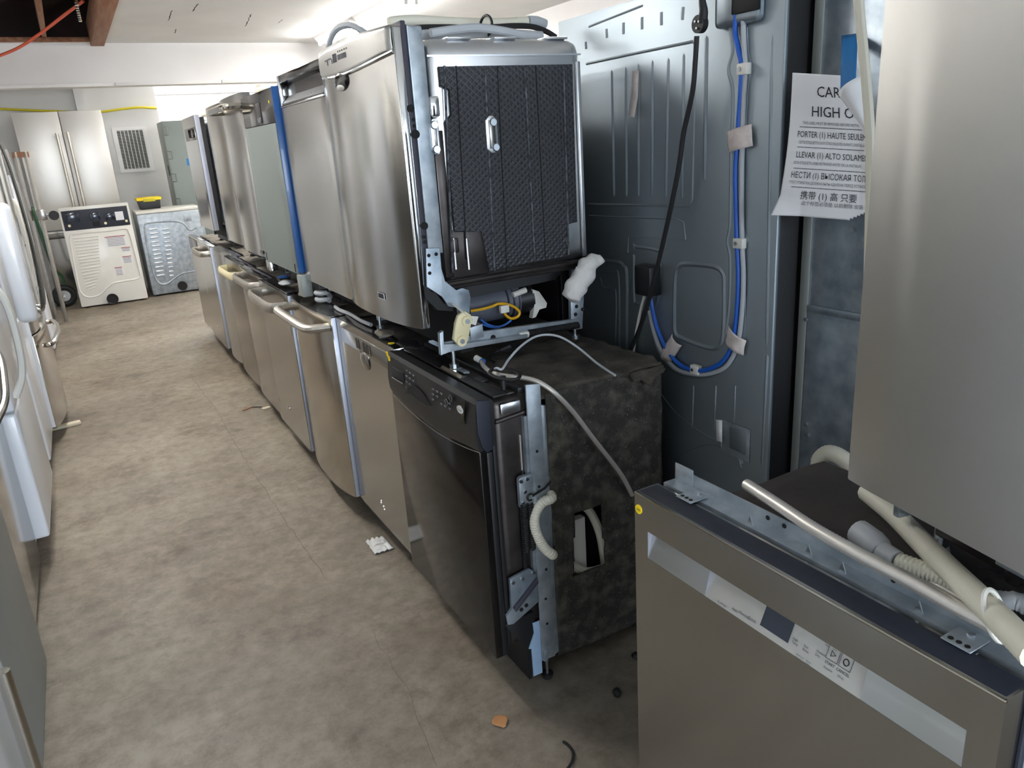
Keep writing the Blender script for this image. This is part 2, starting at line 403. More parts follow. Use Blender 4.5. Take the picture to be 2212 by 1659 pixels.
# ---- lower row ---------------------------------------------------
# second: stainless with control stripe and scoop handle
e=dw('stainless dishwasher with printed control stripe and small scoop pull, beside the black one',.770,2.182,0,seed=1,top='dirty_dark')
B().box(-.002,.0005,.012,.55,.79,.845,.0005).o('control_stripe','stainless_dark',e,world=False)
for i,(yy,ww) in enumerate(((.20,.012),(.225,.012),(.275,.006),(.29,.006),(.305,.006),(.32,.006),(.345,.01))):
    B().box(-.0028,-.0018,.596-yy-ww-.02,.596-yy-.02,.80,.835).o('button_mark','ink',e,world=False,smooth=False)
b=B().sph((-.001,.30,.765),.05,(.12,1,.62),18,10); b.o('scoop_pull','stainless_dark',e,world=False)
B().box(-.004,.004,.255,.345,.778,.792,.003).o('scoop_lip','stainless_dark',e,world=False)
B().cyl((.02,.07,.8722),(.02,.07,.8735),.011,16).o('price_sticker','yellow_sticker',e,world=False)
for (yy,zz) in ((.33,.215),(.335,.205),(.31,.20),(.305,.19)): B().cyl((-.0015,yy,zz),(0,yy,zz),.004,8).o('emblem','chrome',e,world=False)
B().prism([(0,.115),(.045,.115),(.06,.09),(.05,.085)],'y',.0,.02).o('corner_clip','galv',e,world=False)
# third: bulged door, fat bow handle
e=dw('stainless dishwasher with bulged door and fat bow handle at its top edge',.752,2.79,0,bulge=.03,m='stainless_warm',edge='gasket',seed=2,th=.03,dedge='daylight_sheen')
handle(e,.03,.566,.83,.085,.021,'handle_steel',.8,x=0.0)
B().prism(doorprof(.585,.026,.08),'z',.872,.8755).o('door_cap','stainless_dark',e,world=False)
B().box(.05,.058,.006,.59,.125,.86,.002).o('edge_strip','white_plastic',e,world=False)
# fourth
e=dw('flat stainless dishwasher with broad strap handle and brand bar near the door foot',.736,3.396,0,seed=3,th=.04,dedge='daylight_sheen')
handle(e,.04,.55,.815,.072,.010,'handle_steel',2.4)
B().box(-.003,.001,.33,.40,.24,.252,.001).o('brand_bar','chrome',e,world=False)
B().box(.012,.07,.05,.54,.8722,.875).o('control_strip','black_gloss',e,world=False)
B().box(.055,.09,.004,.03,.845,.872,.004).o('corner_cap','black_plastic',e,world=False)
B().box(.044,.05,.003,.592,.125,.86,.002).o('edge_strip','white_plastic',e,world=False)
# fifth
e=dw('stainless dishwasher with strap handle between the broad-strap and cream-handled ones',.757,4.0,0,seed=4,bulge=.012)
handle(e,.06,.53,.825,.06,.010,'handle_steel',2.3)
# sixth
e=dw('stainless dishwasher with short cream pull handle in the lower row',.771,4.6,0,seed=5,bulge=.01,m='stainless_dark')
handle(e,.10,.52,.80,.06,.010,'cream_plastic',2.4)
# seventh
e=dw('dishwasher with softly rounded pale steel door, recessed in the lower row',.815,5.2,0,seed=6,bulge=.045,m='stainless_soft')
B().box(-.01,.0,.05,.075,.80,.83,.003).o('switch','black_plastic',e,world=False)
# eighth
e=dw('stainless dishwasher jutting out of the lower row, door edge bare',.772,5.8,0,seed=7,edge='galv_spangle',th=.04,dedge='daylight_sheen')
handle(e,.10,.50,.815,.06,.010,'handle_steel',2.2)
B().cyl((-.0015,.3,.24),(0,.3,.24),.012,10).o('emblem','chrome',e,world=False)
# ninth
e=dw('stainless dishwasher at the far end of the lower row by the silver dryer',.785,6.4,0,seed=8)
B().box(-.004,0,.02,.575,.76,.86,.003).o('control_panel','stainless_dark',e,world=False)
# ---- upper row ----------------------------------------------------
ZU=.874
# U2: pocket-handle dishwasher
e=dw('stacked stainless dishwasher with chrome-rimmed black pocket handle across its top',.760,2.498,ZU,w=.596,seed=12,edge='black_plastic',top=None,dz=(.105,.76))
B().box(.0,.035,.004,.592,.845,.872,.003).o('top_strip','black_gloss',e,world=False)
B().box(.028,.034,.02,.58,.76,.845).o('pocket_back','black_gloss',e,world=False)
B().box(-.002,.034,.0,.02,.76,.872,.003).o('pocket_end','chrome',e,world=False); B().box(-.002,.034,.576,.596,.76,.872,.003).o('pocket_end','chrome',e,world=False)
B().tube([(-.003,.02,.762),(-.003,.576,.762)],.004,8).o('pocket_rim','chrome',e,world=False)
B().prism([(.0,.772),(.028,.80),(.028,.765),(.0,.765)],'y',.03,.57).o('pocket_scoop','black_plastic',e,world=False)
for i in range(3): B().cyl((.018,.16+i*.05,.772),(.018,.16+i*.05,.785),.008,10).o('pocket_bolt','stainless_dark',e,world=False)
B().box(.036,.05,.05,.5,.872,.885,.003).o('mounting_bracket','galv',e,world=False)
# U3: grey fascia, blue film on its side
e=dw('stacked dishwasher with matte grey fascia and bright blue film along its side',.742,3.15,ZU,w=.596,m='green_grey',seed=13,edge='blue_film',top=None,dz=(.12,.71),th=.03)
B().box(.002,.03,.0,.596,.712,.84,.004).o('control_panel','black_gloss',e,world=False)
B().box(-.001,.006,.22,.30,.72,.80,.003).o('latch_pocket','black_matte',e,world=False)
B().box(-.003,.002,.225,.295,.72,.745,.003).o('latch_lip','display',e,world=False)
B().box(.003,.078,-.004,.0,.125,.842,.001).o('side_film','blue_film',e,world=False)
B().box(.03,.034,.0,.596,.712,.846,.001).o('film_edge','blue_film',e,world=False)
for yy in (.03,.56): B().box(-.002,.0,yy,yy+.006,.125,.16).o('slot','black_matte',e,world=False)
B().box(-.004,.03,.50,.59,.075,.12,.002).o('corner_bracket','chrome',e,world=False)
B().box(-.004,.04,-.045,.02,.03,.12,.006).o('foot_guard','grey_panel',e,world=False)
B().cyl((-.001,.05,.79),(0,.05,.79),.006,10).o('sticker','yellow_sticker',e,world=False)
# U4 / U5
e=dw('stacked stainless dishwasher with bent bow handle at its top',.765,3.80,ZU,bulge=.015,seed=14,top=None,m='stainless')
handle(e,.02,.57,.815,.075,.015,'stainless_warm',1.0)
B().box(-.012,-.008,.05,.11,.135,.15).o('brand_plate','chrome',e,world=False)
e=dw('stacked stainless dishwasher with cream side, behind the bow-handled one',.785,4.405,ZU,bulge=.012,seed=15,top=None,m='stainless_warm',edge='cream_enamel')
B().cyl((.0,.3,.84),(-.011,.3,.84),.008,10).o('sticker','yellow_sticker',e,world=False)
# U6
e=dw('stacked stainless dishwasher standing apart at the far end of the upper row',.80,5.61,ZU,seed=16,top=None,edge='rubber',tub='white_enamel',dedge='daylight_sheen')
B().box(-.002,.0,.04,.52,.72,.80,.002).o('pocket_panel','stainless_dark',e,world=False)
B().box(-.004,.0,.08,.30,.735,.79,.01).o('pocket','black_gloss',e,world=False)
for zz in (.62,.60,.58,.36,.34,.30): B().cyl((.10,.003,zz),(.10,.0045,zz),.008,8).o('frame_hole','black_matte',e,world=False)
B().tube(cat([(.12,-.01,.11),(.13,-.03,.2),(.16,-.03,.24),(.22,-.02,.22)],6),.03,10).o('drain_boot','rubber',e,world=False)
B().tube(cat([(.12,.0,.80),(.16,-.015,.76),(.15,-.015,.70),(.2,-.01,.66)],6),.012,8).o('inlet_hose','hose_grey',e,world=False)
# ================================================================== U1: nearest stacked dishwasher (its bare side faces the doorway)
X1,Y1=.752,1.878
e=thing('dishwasher','stacked stainless dishwasher with curved door and bare quilted side, nearest the doorway','dishwasher',(X1,Y1,ZU))
WU=.612
def shift(P,dx,dy): return [(a+dx,b+dy) for a,b in P]
d=B().prism(shift(doorprof(WU,.034,.022,20),X1,Y1),'z',.992,1.745,.003).o('door','stainless',e,ang=25)
# console: proud curved cap with a sagging lower edge
def cons(u,v):
    y=Y1+WU*u; s=abs(2*u-1); x=X1-.034*(1-s**2.6)-.0025; zb=1.688-.024*(1-s*s); z=zb+(1.747-zb)*v
    return Vector((x-.004*math.sin(math.pi*min(1,v*1.0))*.5,y,z))
c=B().sheet(cons,24,6).o('control_console','stainless_soft',e,solid=.004)
def on(u,z,off=.006):
    s=abs(2*u-1); return Vector((X1-.034*(1-s**2.6)-off,Y1+WU*u,z))
B().tube([on(i/24,1.688-.024*(1-abs(i/12-1)**2),.003) for i in range(25)],.004,8).o('trim_bead','chrome',e)
def dmark(u0,u1,z0,z1,m,name,off=.0075):
    a,b_,c_,d_=on(u0,z0,off),on(u1,z0,off),on(u1,z1,off),on(u0,z1,off); k=Vector((.001,0,0))
    B().verts([a,b_,c_,d_,a+k,b_+k,c_+k,d_+k],[(0,1,2,3),(7,6,5,4),(0,4,5,1),(1,5,6,2),(2,6,7,3),(3,7,4,0)]).o(name,m,e,smooth=False)
dmark(.535,.585,1.700,1.722,'display','display')
for k in range(7): dmark(.40+k*.017,.412+k*.017,1.703,1.716,'ink_grey','button_mark')
for k in range(5): dmark(.38+k*.03,.386+k*.03,1.722,1.726,'ink_grey','button_mark')
for k in range(5): dmark(.62+k*.026,.628+k*.026,1.712,1.716,'ink_grey','button_mark')
dmark(.60,.61,1.700,1.712,'ink_grey','button_mark'); dmark(.68,.69,1.700,1.712,'ink_grey','button_mark')
B().sph(on(.53,1.650,.001),.062,(.16,1,.42),18,10).o('pocket','black_gloss',e)
B().sph(on(.53,1.634,.002),.036,(.30,1,.26),16,8).o('pocket_scoop','white_plastic',e)
dmark(.30,.375,1.052,1.07,'chrome','badge',.003); dmark(.308,.367,1.0545,1.0675,'navy_plastic','badge_plate',.0036)
# door near edge, gasket, front frame
B().box(X1+.002,X1+.021,Y1-.003,Y1+.004,.994,1.742,.002).o('door_edge','chrome',e)
B().box(X1+.022,X1+.036,Y1-.002,Y1+WU,1.09,1.757,.003).o('gasket','gasket',e)
fr=B().prism([(X1+.037,1.19),(X1+.080,1.19),(X1+.080,1.70),(X1+.070,1.735),(X1+.037,1.748)],'y',Y1-.004,Y1+.012,.003).o('front_frame','galv',e)
B().prism([(X1+.037,1.19),(X1+.080,1.19),(X1+.080,1.70),(X1+.070,1.735),(X1+.037,1.748)],'y',Y1+WU-.012,Y1+WU+.004,.003).o('front_frame','galv',e)
B().box(X1+.037,X1+.085,Y1+.01,Y1+WU-.01,1.725,1.748,.006).o('front_frame_top','galv',e)
for (px,py,r) in ((888,234,.009),(898,290,.011),(893,258,.004),(895,272,.004),(917,488,.010),(916,512,.005),(918,523,.005)):
    p=at(px,py,1,Y1-.004); B().cyl((p.x,Y1-.0055,p.z),(p.x,Y1-.003,p.z),r,12).o('frame_hole','black_matte',fr)
# tub: steel shell
tb=B().box(.832,1.318,Y1+.012,Y1+WU-.012,1.10,1.722,.045,5).o('tub','tub_steel',e)
B().prism([(.842,1.680),(1.306,1.680),(1.306,1.676),(.842,1.676)],'y',Y1+.009,Y1+.014).o('tub_seam','tub_steel',e)
for px in (990,1090,1200):
    a=at(px,92,1,Y1+.04); B().box(a.x-.035,a.x+.035,Y1+.03,Y1+.5,1.719,1.726,.003).o('tub_dimple','tub_steel',e)
# side groove and steel frame strip at the rear edge
B().box(1.288,1.302,Y1+.006,Y1+.014,1.12,1.66,.003).o('side_bead','tub_steel',e)
# quilted sound pad and its ribs
pad=[(.868,1.652),(1.272,1.652),(1.268,1.224),(1.226,1.222),(1.228,1.13),(.965,1.122),(.955,1.235),(.872,1.24),(.872,1.52),(.895,1.535),(.895,1.60),(.868,1.605)]
qp=B().prism(pad,'y',Y1-.001,Y1+.012,.003).o('sound_pad','bitumen',e)
for (a,b_) in (((960,142),(978,590)),((1047,142),(1068,585)),((1133,142),(1155,562)),((1217,142),(1228,550))):
    p,q=at(*a,1,Y1-.001),at(*b_,1,Y1-.001); B().tube([(p.x,Y1-.0005,p.z),(q.x,Y1-.0005,q.z)],.0055,6,flat=.5).o('pad_rib','scuff',qp)
for (a,b_) in (((985,142),(1008,560)),((1074,142),(1095,590)),((1157,142),(1178,560))):
    p,q=at(*a,1,Y1-.001),at(*b_,1,Y1-.001); B().tube([(p.x,Y1-.0005,p.z),(q.x,Y1-.0005,q.z)],.003,6,flat=.5).o('pad_crease','black_matte',qp)
B().box(.862,.968,Y1+.004,Y1+.0125,1.118,1.245,.002).o('recess_darkener','tub_dark',e); B().box(.838,.866,Y1+.006,Y1+.0125,1.12,1.50,.002).o('front_plate','tub_dark',e)  # first plate is added to darken the recess at the pad corner
# rack mounts with screws
for (pts,sc) in ((((1047,250),(1078,330)),((1065,264),(1071,318))),(((928,256),(953,334)),((938,270),(943,323)))):
    a=at(*pts[0],1,Y1-.006); b_=at(*pts[1],1,Y1-.006)
    pp=[(a.x,a.z-.012),(a.x+.012,a.z),(b_.x-.012,a.z),(b_.x,a.z-.012),(b_.x,b_.z+.012),(b_.x-.012,b_.z),(a.x+.012,b_.z),(a.x,b_.z+.012)]
    r=B().prism(pp,'y',Y1-.008,Y1+.004,.003).o('rack_mount','tub_steel',e)
    B().box(a.x+.008,b_.x-.008,Y1-.0095,Y1-.008,b_.z+.012,a.z-.012,.001).o('mount_plate','stainless_dark',r)
    for s in sc:
        p=at(*s,1,Y1-.008); B().cyl((p.x,Y1-.013,p.z),(p.x,Y1-.008,p.z),.009,12,.011).o('screw','steel_screw',r)
p=at(938,230,1,Y1); B().box(p.x-.012,p.x+.014,Y1-.006,Y1+.004,p.z-.025,p.z+.025,.006).o('clip','chrome',e)
p=at(985,530,1,Y1); B().box(p.x-.014,p.x+.008,Y1-.004,Y1+.004,p.z-.02,p.z+.02,.004).o('clip','tub_dark',e)
for px in (980,1008,1222):
    a=at(px,515,1,Y1-.002); b_=at(px+6,582 if px<1100 else 535,1,Y1-.002); B().tube([(a.x,Y1-.001,a.z),(b_.x,Y1-.001,b_.z)],.0035,6).o('bright_bead','chrome',e)
# lower rim, hinge bracket, base frame
B().box(.825,1.318,Y1-.004,Y1+WU-.01,1.088,1.114,.006).o('tub_rim','tub_dark',e)
B().tube([(.835,Y1-.004,1.103),(1.315,Y1-.004,1.108)],.008,8).o('rim_bead','tub_dark',e)
B().prism([(.85,1.09),(1.25,1.095),(1.20,1.06),(.92,1.05)],'y',Y1+.03,Y1+WU-.04).o('sump_funnel','black_plastic',e)
hp=[(920,537),(950,536),(952,580),(960,608),(985,628),(998,622),(1012,626),(1016,642),(1014,672),(1014,690),(990,690),(988,664),(968,662),(955,640),(922,620)]
hb=B().prism([(lambda v:(v.x,v.z))(at(x,y,1,Y1-.012)) for x,y in hp],'y',Y1-.014,Y1-.008,.001).o('hinge_bracket','galv_spangle',e)
for (px,py) in ((926,552),(942,549),(927,572),(928,590)):
    p=at(px,py,1,Y1-.014); B().cyl((p.x,Y1-.0155,p.z),(p.x,Y1-.0135,p.z),.005,8).o('rivet_hole','black_matte',hb)
ap=[(917,625),(940,632),(958,655),(978,662),(978,672),(945,670),(920,645)]
B().prism([(lambda v:(v.x,v.z))(at(x,y,1,Y1-.004)) for x,y in ap],'y',Y1-.006,Y1+.02).o('hinge_arm','rubber',e)
# base tray frame
def side(name,pts,m,y0,y1,par=e,bev=.001): return B().prism([(lambda v:(v.x,v.z))(at(x,y,1,y0)) for x,y in pts],'y',y0,y1,bev).o(name,m,par)
rl=side('base_rail',[(1040,717),(1250,688),(1258,706),(1012,749),(970,752),(958,740),(985,735)],'galv',Y1-.012,Y1+.0)
side('rail_lip',[(958,745),(1010,742),(1140,722),(1140,730),(1012,752),(970,760),(953,768),(950,720),(958,715)],'galv',Y1-.03,Y1-.014)
p=at(1065,729,1,Y1-.012); B().cyl((p.x,Y1-.014,p.z),(p.x,Y1-.011,p.z),.008,10).o('rail_hole','black_matte',rl)
side('rear_post',[(1233,640),(1262,630),(1258,710),(1234,712)],'galv',Y1-.008,Y1+.006)
for (px,py) in ((1245,662),(1243,679),(1258,668)):
    p=at(px,py,1,Y1-.008); B().cyl((p.x,Y1-.0095,p.z),(p.x,Y1-.007,p.z),.006,8).o('post_hole','black_matte',e)
lk=[(985,700),(990,682),(1005,672),(1018,680),(1020,692),(1012,735),(1003,748),(990,746),(980,734)]
ln=side('hinge_link',lk,'cream_plastic',Y1-.042,Y1-.028,bev=.003)
for (px,py) in ((1009,694),(998,737)):
    p=at(px,py,1,Y1-.045); B().cyl((p.x,Y1-.047,p.z),(p.x,Y1-.042,p.z),.015,14).o('link_boss','cream_plastic',ln); B().cyl((p.x,Y1-.05,p.z),(p.x,Y1-.046,p.z),.007,8).o('screw','steel_screw',ln)
side('junction_box',[(1015,708),(1042,700),(1046,728),(1018,736)],'galv',Y1-.02,Y1+.06)
B().tube([at(978,656,1,Y1-.03),at(1000,674,1,Y1-.035),at(1018,690,1,Y1-.035)],.009,6,flat=.4).o('link_strap','white_plastic',e)
side('link_tab',[(1012,682),(1034,684),(1028,703),(1018,700)],'white_plastic',Y1-.034,Y1-.031)
a,b_=at(1142,720,1,Y1-.015),at(1250,702,1,Y1-.015)
helix(a,b_,.009,34,.0022).o('hinge_spring','rubber',e)
a=at(1020,740,1,Y1-.015); c_=at(1140,724,1,Y1-.015); B().tube([a,c_],.0025,6).o('spring_cord','white_plastic',e)
B().tube([at(1122,723,1,Y1-.016),at(1140,722,1,Y1-.016)],[.006,.010],8).o('cord_clip','white_plastic',e)
# rear frame and base box behind
for y in (Y1+WU-.012,): B().box(.83,1.27,y,y+.012,.90,.94,.002).o('base_rail','galv',e)
for (x,y) in ((.83,Y1+WU-.02),(1.25,Y1+WU-.02),(1.25,Y1+.01)): B().box(x,x+.03,y,y+.012,.90,1.09,.002).o('leg_post','galv',e)
B().box(.86,.90,Y1+.0,Y1+WU-.0,.905,1.08).o('toe_box','black_matte',e)
for (x,y) in ((.826,Y1-.02),(.83,Y1+WU-.03),(1.25,Y1+WU-.03),(1.25,Y1+.01)):
    f=B().cyl((x,y,.884),(x,y,.925),.005,8).o('foot','steel_screw',e); B().cyl((x,y,.874),(x,y,.886),.013,10).o('foot_pad','steel_screw',f)
# pump motor, wiring
q=at(1068,655,1,2.0); B().cyl((q.x-.10,2.02,q.z),(q.x+.07,2.0,q.z+.004),.055,24).o('pump_motor','motor_grey',e)
B().cyl((q.x+.07,2.0,q.z),(q.x+.12,1.99,q.z+.004),.045,20).o('motor_cap','black_plastic',e)
for k in range(3): B().cyl((q.x+.02+k*.018,2.0,q.z),(q.x+.024+k*.018,2.0,q.z),.0562,24).o('motor_ring','gasket',e)
B().cyl((q.x-.02,2.02,q.z+.05),(q.x-.02,2.06,q.z+.10),.09,20,.10).o('sump','black_plastic',e)
def yt(*pts,y): return [at(a,b_,1,y) for a,b_ in pts]
B().tube(cat(yt((1015,672),(1040,668),(1062,662),(1078,656),(1098,658),(1112,664),(1122,674),(1118,684),(1104,688),(1092,680),(1088,668),y=1.93),6),.0042,7).o('yellow_wire','yellow_wire',e)
B().tube(cat(yt((1038,690),(1052,700),(1072,706),(1090,702),(1104,692),y=1.925),6),.0032,7).o('blue_wire','blue_wire',e)
B().tube(cat(yt((1040,700),(1060,707),(1080,708),y=1.925),6),.0028,7).o('blue_wire','blue_wire',e)
p=at(1088,667,1,1.925); B().box(p.x-.014,p.x+.014,1.915,1.93,p.z-.011,p.z+.011,.002).o('wire_connector','white_plastic',e)
side('wire_bracket',[(1150,625),(1165,630),(1175,645),(1182,655),(1180,665),(1165,668),(1158,685),(1150,688),(1155,660)],'white_plastic',1.95,1.97)
p=at(1120,632,1,1.95); B().cyl((p.x-.02,1.95,p.z-.004),(p.x+.025,1.95,p.z+.004),.009,10).o('wire_fuse','white_plastic',e)
# white insulation wad poking out of its rear
pts=yt((1294,572),(1288,562),(1272,572),(1262,592),(1248,612),(1238,632),(1228,648),y=1.822)
w_=B().tube(cat(pts,6),[.010,.016,.02,.019,.02,.02,.018,.018,.02,.022,.024,.026,.028,.029,.03,.031,.032,.033,.034,.034,.033,.033,.032,.032,.032,.033,.034,.034,.033,.032,.031,.030,.029,.028,.025,.02,.010][:37] ,14)
for v in w_.bm.verts: v.co += Vector((noise.noise(v.co*40),noise.noise(v.co*40+Vector((7,0,0))),noise.noise(v.co*40+Vector((0,9,0)))))*.008
tag(w_.o('insulation_wad','wool',ang=80),'torn white fibre wad hanging from the rear corner of the quilted dishwasher side','insulation')
# hoses lying on the top
def zt(*pts,z): return [at(a,b_,2,z) for a,b_ in pts]
ZT=1.735
def yp(y,*pts): return [at(a,b_,1,y) for a,b_ in pts]
hp=yp(2.12,(840,48),(890,44),(950,47),(1020,50),(1090,50),(1140,46))
t=thing('drain_hose','off-white drain hose along the top of the curved-door stacked dishwasher','hose',tuple(hp[0]))
hose(hp,.014,.008,.08).o('ribbed_tube','hose_white',t)
B().tube([hp[-1],at(1160,48,1,2.12),at(1178,52,1,2.12)],[.016,.017,.014],14).o('cuff','hose_grey',t)
tag(B().tube(cat(yp(1.97,(930,71),(980,64),(1030,60),(1080,66),(1130,76)),8),.011,10).o('inlet_hose','hose_grey'),'smooth grey hose bowed over the top of the curved-door stacked dishwasher','hose')
tag(hose(yp(2.04,(890,76),(960,74),(1040,72),(1110,74),(1170,78)),.013,.008,.08).o('fill_hose','hose_grey'),'grey ribbed hose under the smooth grey hose on the stacked dishwasher','hose')
tag(B().tube(cat(yp(2.079,(872,66),(910,60),(960,59),(1040,60),(1110,56),(1150,58),(1180,68),(1200,80)),8),.008,8).o('mains_cable','rubber'),'black power cord lying over the grey hoses on the stacked dishwasher','power cord')
c=at(1050,56,1,2.04); rg=[c+Vector((0,.035*math.cos(a),.026*math.sin(a))) for a in [k*math.pi/10 for k in range(20)]]
tag(B().tube(rg,.004,6,closed=True).o('zip_tie','rubber'),'black cable tie cinching the hose bundle on the stacked dishwasher','cable tie')
# cord loop over the next stacked dishwasher
tag(B().tube(cat([(.85,2.70,1.75),(.85,2.70,1.80),(.87,2.66,1.845),(.90,2.60,1.85),(.93,2.55,1.82),(.97,2.50,1.775)],8),.010,8).o('cord_loop','hose_grey'),'grey cord standing in a loop over the pocket-handled stacked dishwasher','power cord')
tag(hose([(.9,2.95,1.765),(.95,2.80,1.785),(1.0,2.66,1.80),(1.08,2.55,1.78)],.02,.008,.1).o('drain_hose','hose_white'),'off-white ribbed hose lying on the pocket-handled stacked dishwasher','hose')
# clutter on the tops further along the row
for (x,y,r,lab) in ((.98,3.95,.05,'white rolled hose on the bow-handled stacked dishwasher'),(1.0,4.75,.06,'white rolled hose on the cream-sided stacked dishwasher'),(1.0,5.85,.05,'white rolled hose on the farthest stacked dishwasher')):
    tag(hose([(x+.1*math.cos(a),y+.14*math.sin(a),1.755+.01*k/10) for k,a in enumerate([i*.5 for i in range(20)])],.016,.01,.1,8).o('hose_coil','hose_white'),lab,'hose')
# ================================================================== L1: black dishwasher, first of the lower row
XA,YA,WA=.745,1.573,.600
e=thing('dishwasher','glossy black dishwasher with oval badge and dark felt-wrapped body, first in the lower row','dishwasher',(XA,YA,0))
B().box(XA,XA+.028,YA,YA+WA,.126,.735,.003).o('door','black_gloss',e)
B().box(XA+.020,XA+.036,YA-.002,YA+WA,.128,.73,.002).o('door_edge','black_plastic',e)
# console: faceted profile, its lower lip bows down in the middle
def con(u,v):
    y=YA+WA*u; zb=.735+.0*u-.028*(1-(2*u-1)**2)
    prof=[(.004,zb),(-.004,zb+.02),(-.006,.79),(.0,.86),(.006,.872),(.045,.866),(.045,zb+.01)]
    k=v*(len(prof)-1); i=min(int(k),len(prof)-2); t=k-i; a,b_=prof[i],prof[i+1]
    return Vector((XA+a[0]+(b_[0]-a[0])*t,y,a[1]+(b_[1]-a[1])*t))
cb=B().sheet(con,24,12)
for u in (0,1): cb.verts([con(u,k/12) for k in range(13)],[tuple(range(13))])
co=cb.o('control_console','black_plastic',e,ang=20)
B().prism([(XA+.0,.872),(XA+.036,.866),(XA+.036,.736),(XA+.02,.732),(XA+.008,.75),(XA-.001,.79)],'y',YA-.004,YA-.0005,.001).o('console_end','navy_plastic',e)
def cm(px,py,off=.0075): p=at(px,py,0,XA-.004); return p
def cmark(px,py,w,h,m,name,par=co):
    p=cm(px,py); B().box(XA-.0085,XA-.0055,p.y-w/2,p.y+w/2,p.z-h/2,p.z+h/2).o(name,m,par,smooth=False)
a=cm(847,783); b_=cm(871,800)
B().box(XA-.0078,XA+.001,min(a.y,b_.y),max(a.y,b_.y),.805,.835,.001).o('vent_slot','black_matte',co)
B().tube([(XA-.009,a.y,.80),(XA-.009,b_.y,.802)],.002,6).o('vent_lip','stainless_dark',co)
rnd=random.Random(3)
for i in range(3):
    for j in range(4):
        cmark(880+i*7,800+j*12+i*5,.010,.004,'ink_grey','printed_mark')
for i in range(5):
    for j in range(3):
        if (i+j)%4!=3: cmark(937+i*9,840+j*11+i*5,.009,.004,'ink_grey','printed_mark')
for (px,py) in ((968,868),(977,860)):
    p=cm(px,py); B().cyl((XA-.0085,p.y,p.z),(XA-.0055,p.y,p.z),.009,16).o('button','black_gloss',co); B().tube([(XA-.009,p.y+.009*math.cos(t),p.z+.009*math.sin(t)) for t in [k*math.pi/8 for k in range(16)]],.0008,5,closed=True).o('button_ring','ink_grey',co)
# torn glossy film on the console
pts=[(877,850),(885,838),(895,832),(905,838),(918,852),(928,868),(935,876),(925,875),(905,862),(890,850)]
B().prism([(lambda v:(v.y,v.z))(cm(x,y)) for x,y in pts],'x',XA-.0085,XA-.0065).o('torn_film','black_matte',co)
B().tube([con(i/24,0)+Vector((-.003,0,.001)) for i in range(25)],.0016,6).o('console_lip','stainless_dark',co)
p=cm(997,884)
n=24; bd=B().prism([(p.y+.017*math.cos(2*math.pi*k/n),p.z+.010*math.sin(2*math.pi*k/n)) for k in range(n)],'x',XA-.0095,XA-.006).o('badge','ink_white',co)
B().text('Roper',.009,lambda x,y:Vector((XA-.0099,p.y-x,p.z-.003+y)),'CENTER').o('badge_lettering','ink',bd,smooth=False,norm=False)
pts=[(1000,868),(1008,868),(1006,884),(1005,905),(1008,915),(998,912),(999,898)]
B().prism([(lambda v:(v.y,v.z))(cm(x,y)) for x,y in pts],'x',XA-.008,XA-.006).o('adhesive_mark','black_gloss',co)
for (px,py) in ((838,764),(842,774)):
    p=cm(px,py); s=B().cyl((XA-.0075,p.y,p.z),(XA-.006,p.y,p.z),.0085,16).o('price_sticker','yellow_sticker',co)
    B().text('8',.009,lambda x,y:Vector((XA-.0079,p.y-x,p.z-.003+y)),'CENTER').o('sticker_writing','ink',s,smooth=False,norm=False)
# tub side between door and frame
B().box(.792,.93,YA+.012,YA+WA-.012,.13,.858,.025,3).o('tub','tub_dark',e)
B().box(.784,.797,YA+.002,YA+WA,.15,.862,.004).o('tub_flange','rubber',e)
B().tube([(.80,YA+.009,.80),(.885,YA+.009,.808)],.006,8).o('tub_bead','tub_dark',e)
B().box(.815,.875,YA+.004,YA+.02,.815,.845,.006).o('tub_boss','tub_steel',e)
B().tube([(.868,YA+.010,.75),(.868,YA+.010,.62)],.003,6).o('bright_bead','chrome',e)
# galvanised upright
up_=B().prism([(.884,.884),(.926,.878),(.926,.064),(.884,.064)],'y',YA-.008,YA-.002,.001).o('side_frame','galv',e)
B().prism([(.926,.82),(.942,.816),(.942,.07),(.926,.064)],'y',YA-.004,YA+.006,.001).o('side_frame_flange','galv',up_)
B().prism([(.876,.80),(.884,.80),(.884,.30),(.876,.30)],'y',YA-.002,YA+.012).o('side_frame_lip','galv',up_)
for (x,z) in ((.905,.70),(.905,.60),(.912,.35),(.905,.26),(.905,.18)):
    B().cyl((x,YA-.0095,z),(x,YA-.0075,z),.004,8).o('frame_hole','black_matte',up_)
B().box(.884,.926,YA+WA-.006,YA+WA,.064,.88,.001).o('side_frame','galv',e)
# hinge plate, spring, lower hinge plate
hpz=B().box(.842,.892,YA-.012,YA-.008,.555,.645,.008).o('hinge_plate','galv',e)
for (x,z) in ((.85,.632),(.868,.634),(.86,.60),(.852,.57)): B().cyl((x,YA-.016,z),(x,YA-.011,z),.005,8).o('rivet','steel_screw',hpz)
B().tube([(.872+.009*math.cos(t),YA-.018,.583+.009*math.sin(t)) for t in [k*.4 for k in range(14)]],.0025,6).o('spring_hook','rubber',e)
B().tube([(.88,YA-.02,.587),(.92,YA-.012,.592),(.944,YA-.004,.602)],.003,6).o('spring_rod','rubber',e)
for x in (.853,.871): helix((x,YA-.012,.565),(x,YA-.012,.43),.0085,26,.0024,5,8).o('hinge_spring','rubber',e)
B().box(.848,.858,YA-.004,YA+.004,.36,.43,.002).o('spring_end','black_matte',e)
lp=[(.798,.362),(.86,.372),(.882,.350),(.884,.262),(.80,.222),(.783,.226),(.780,.255),(.797,.27)]
lo=B().prism(lp,'y',YA-.010,YA-.002,.001).o('lower_hinge_plate','galv_spangle',e)
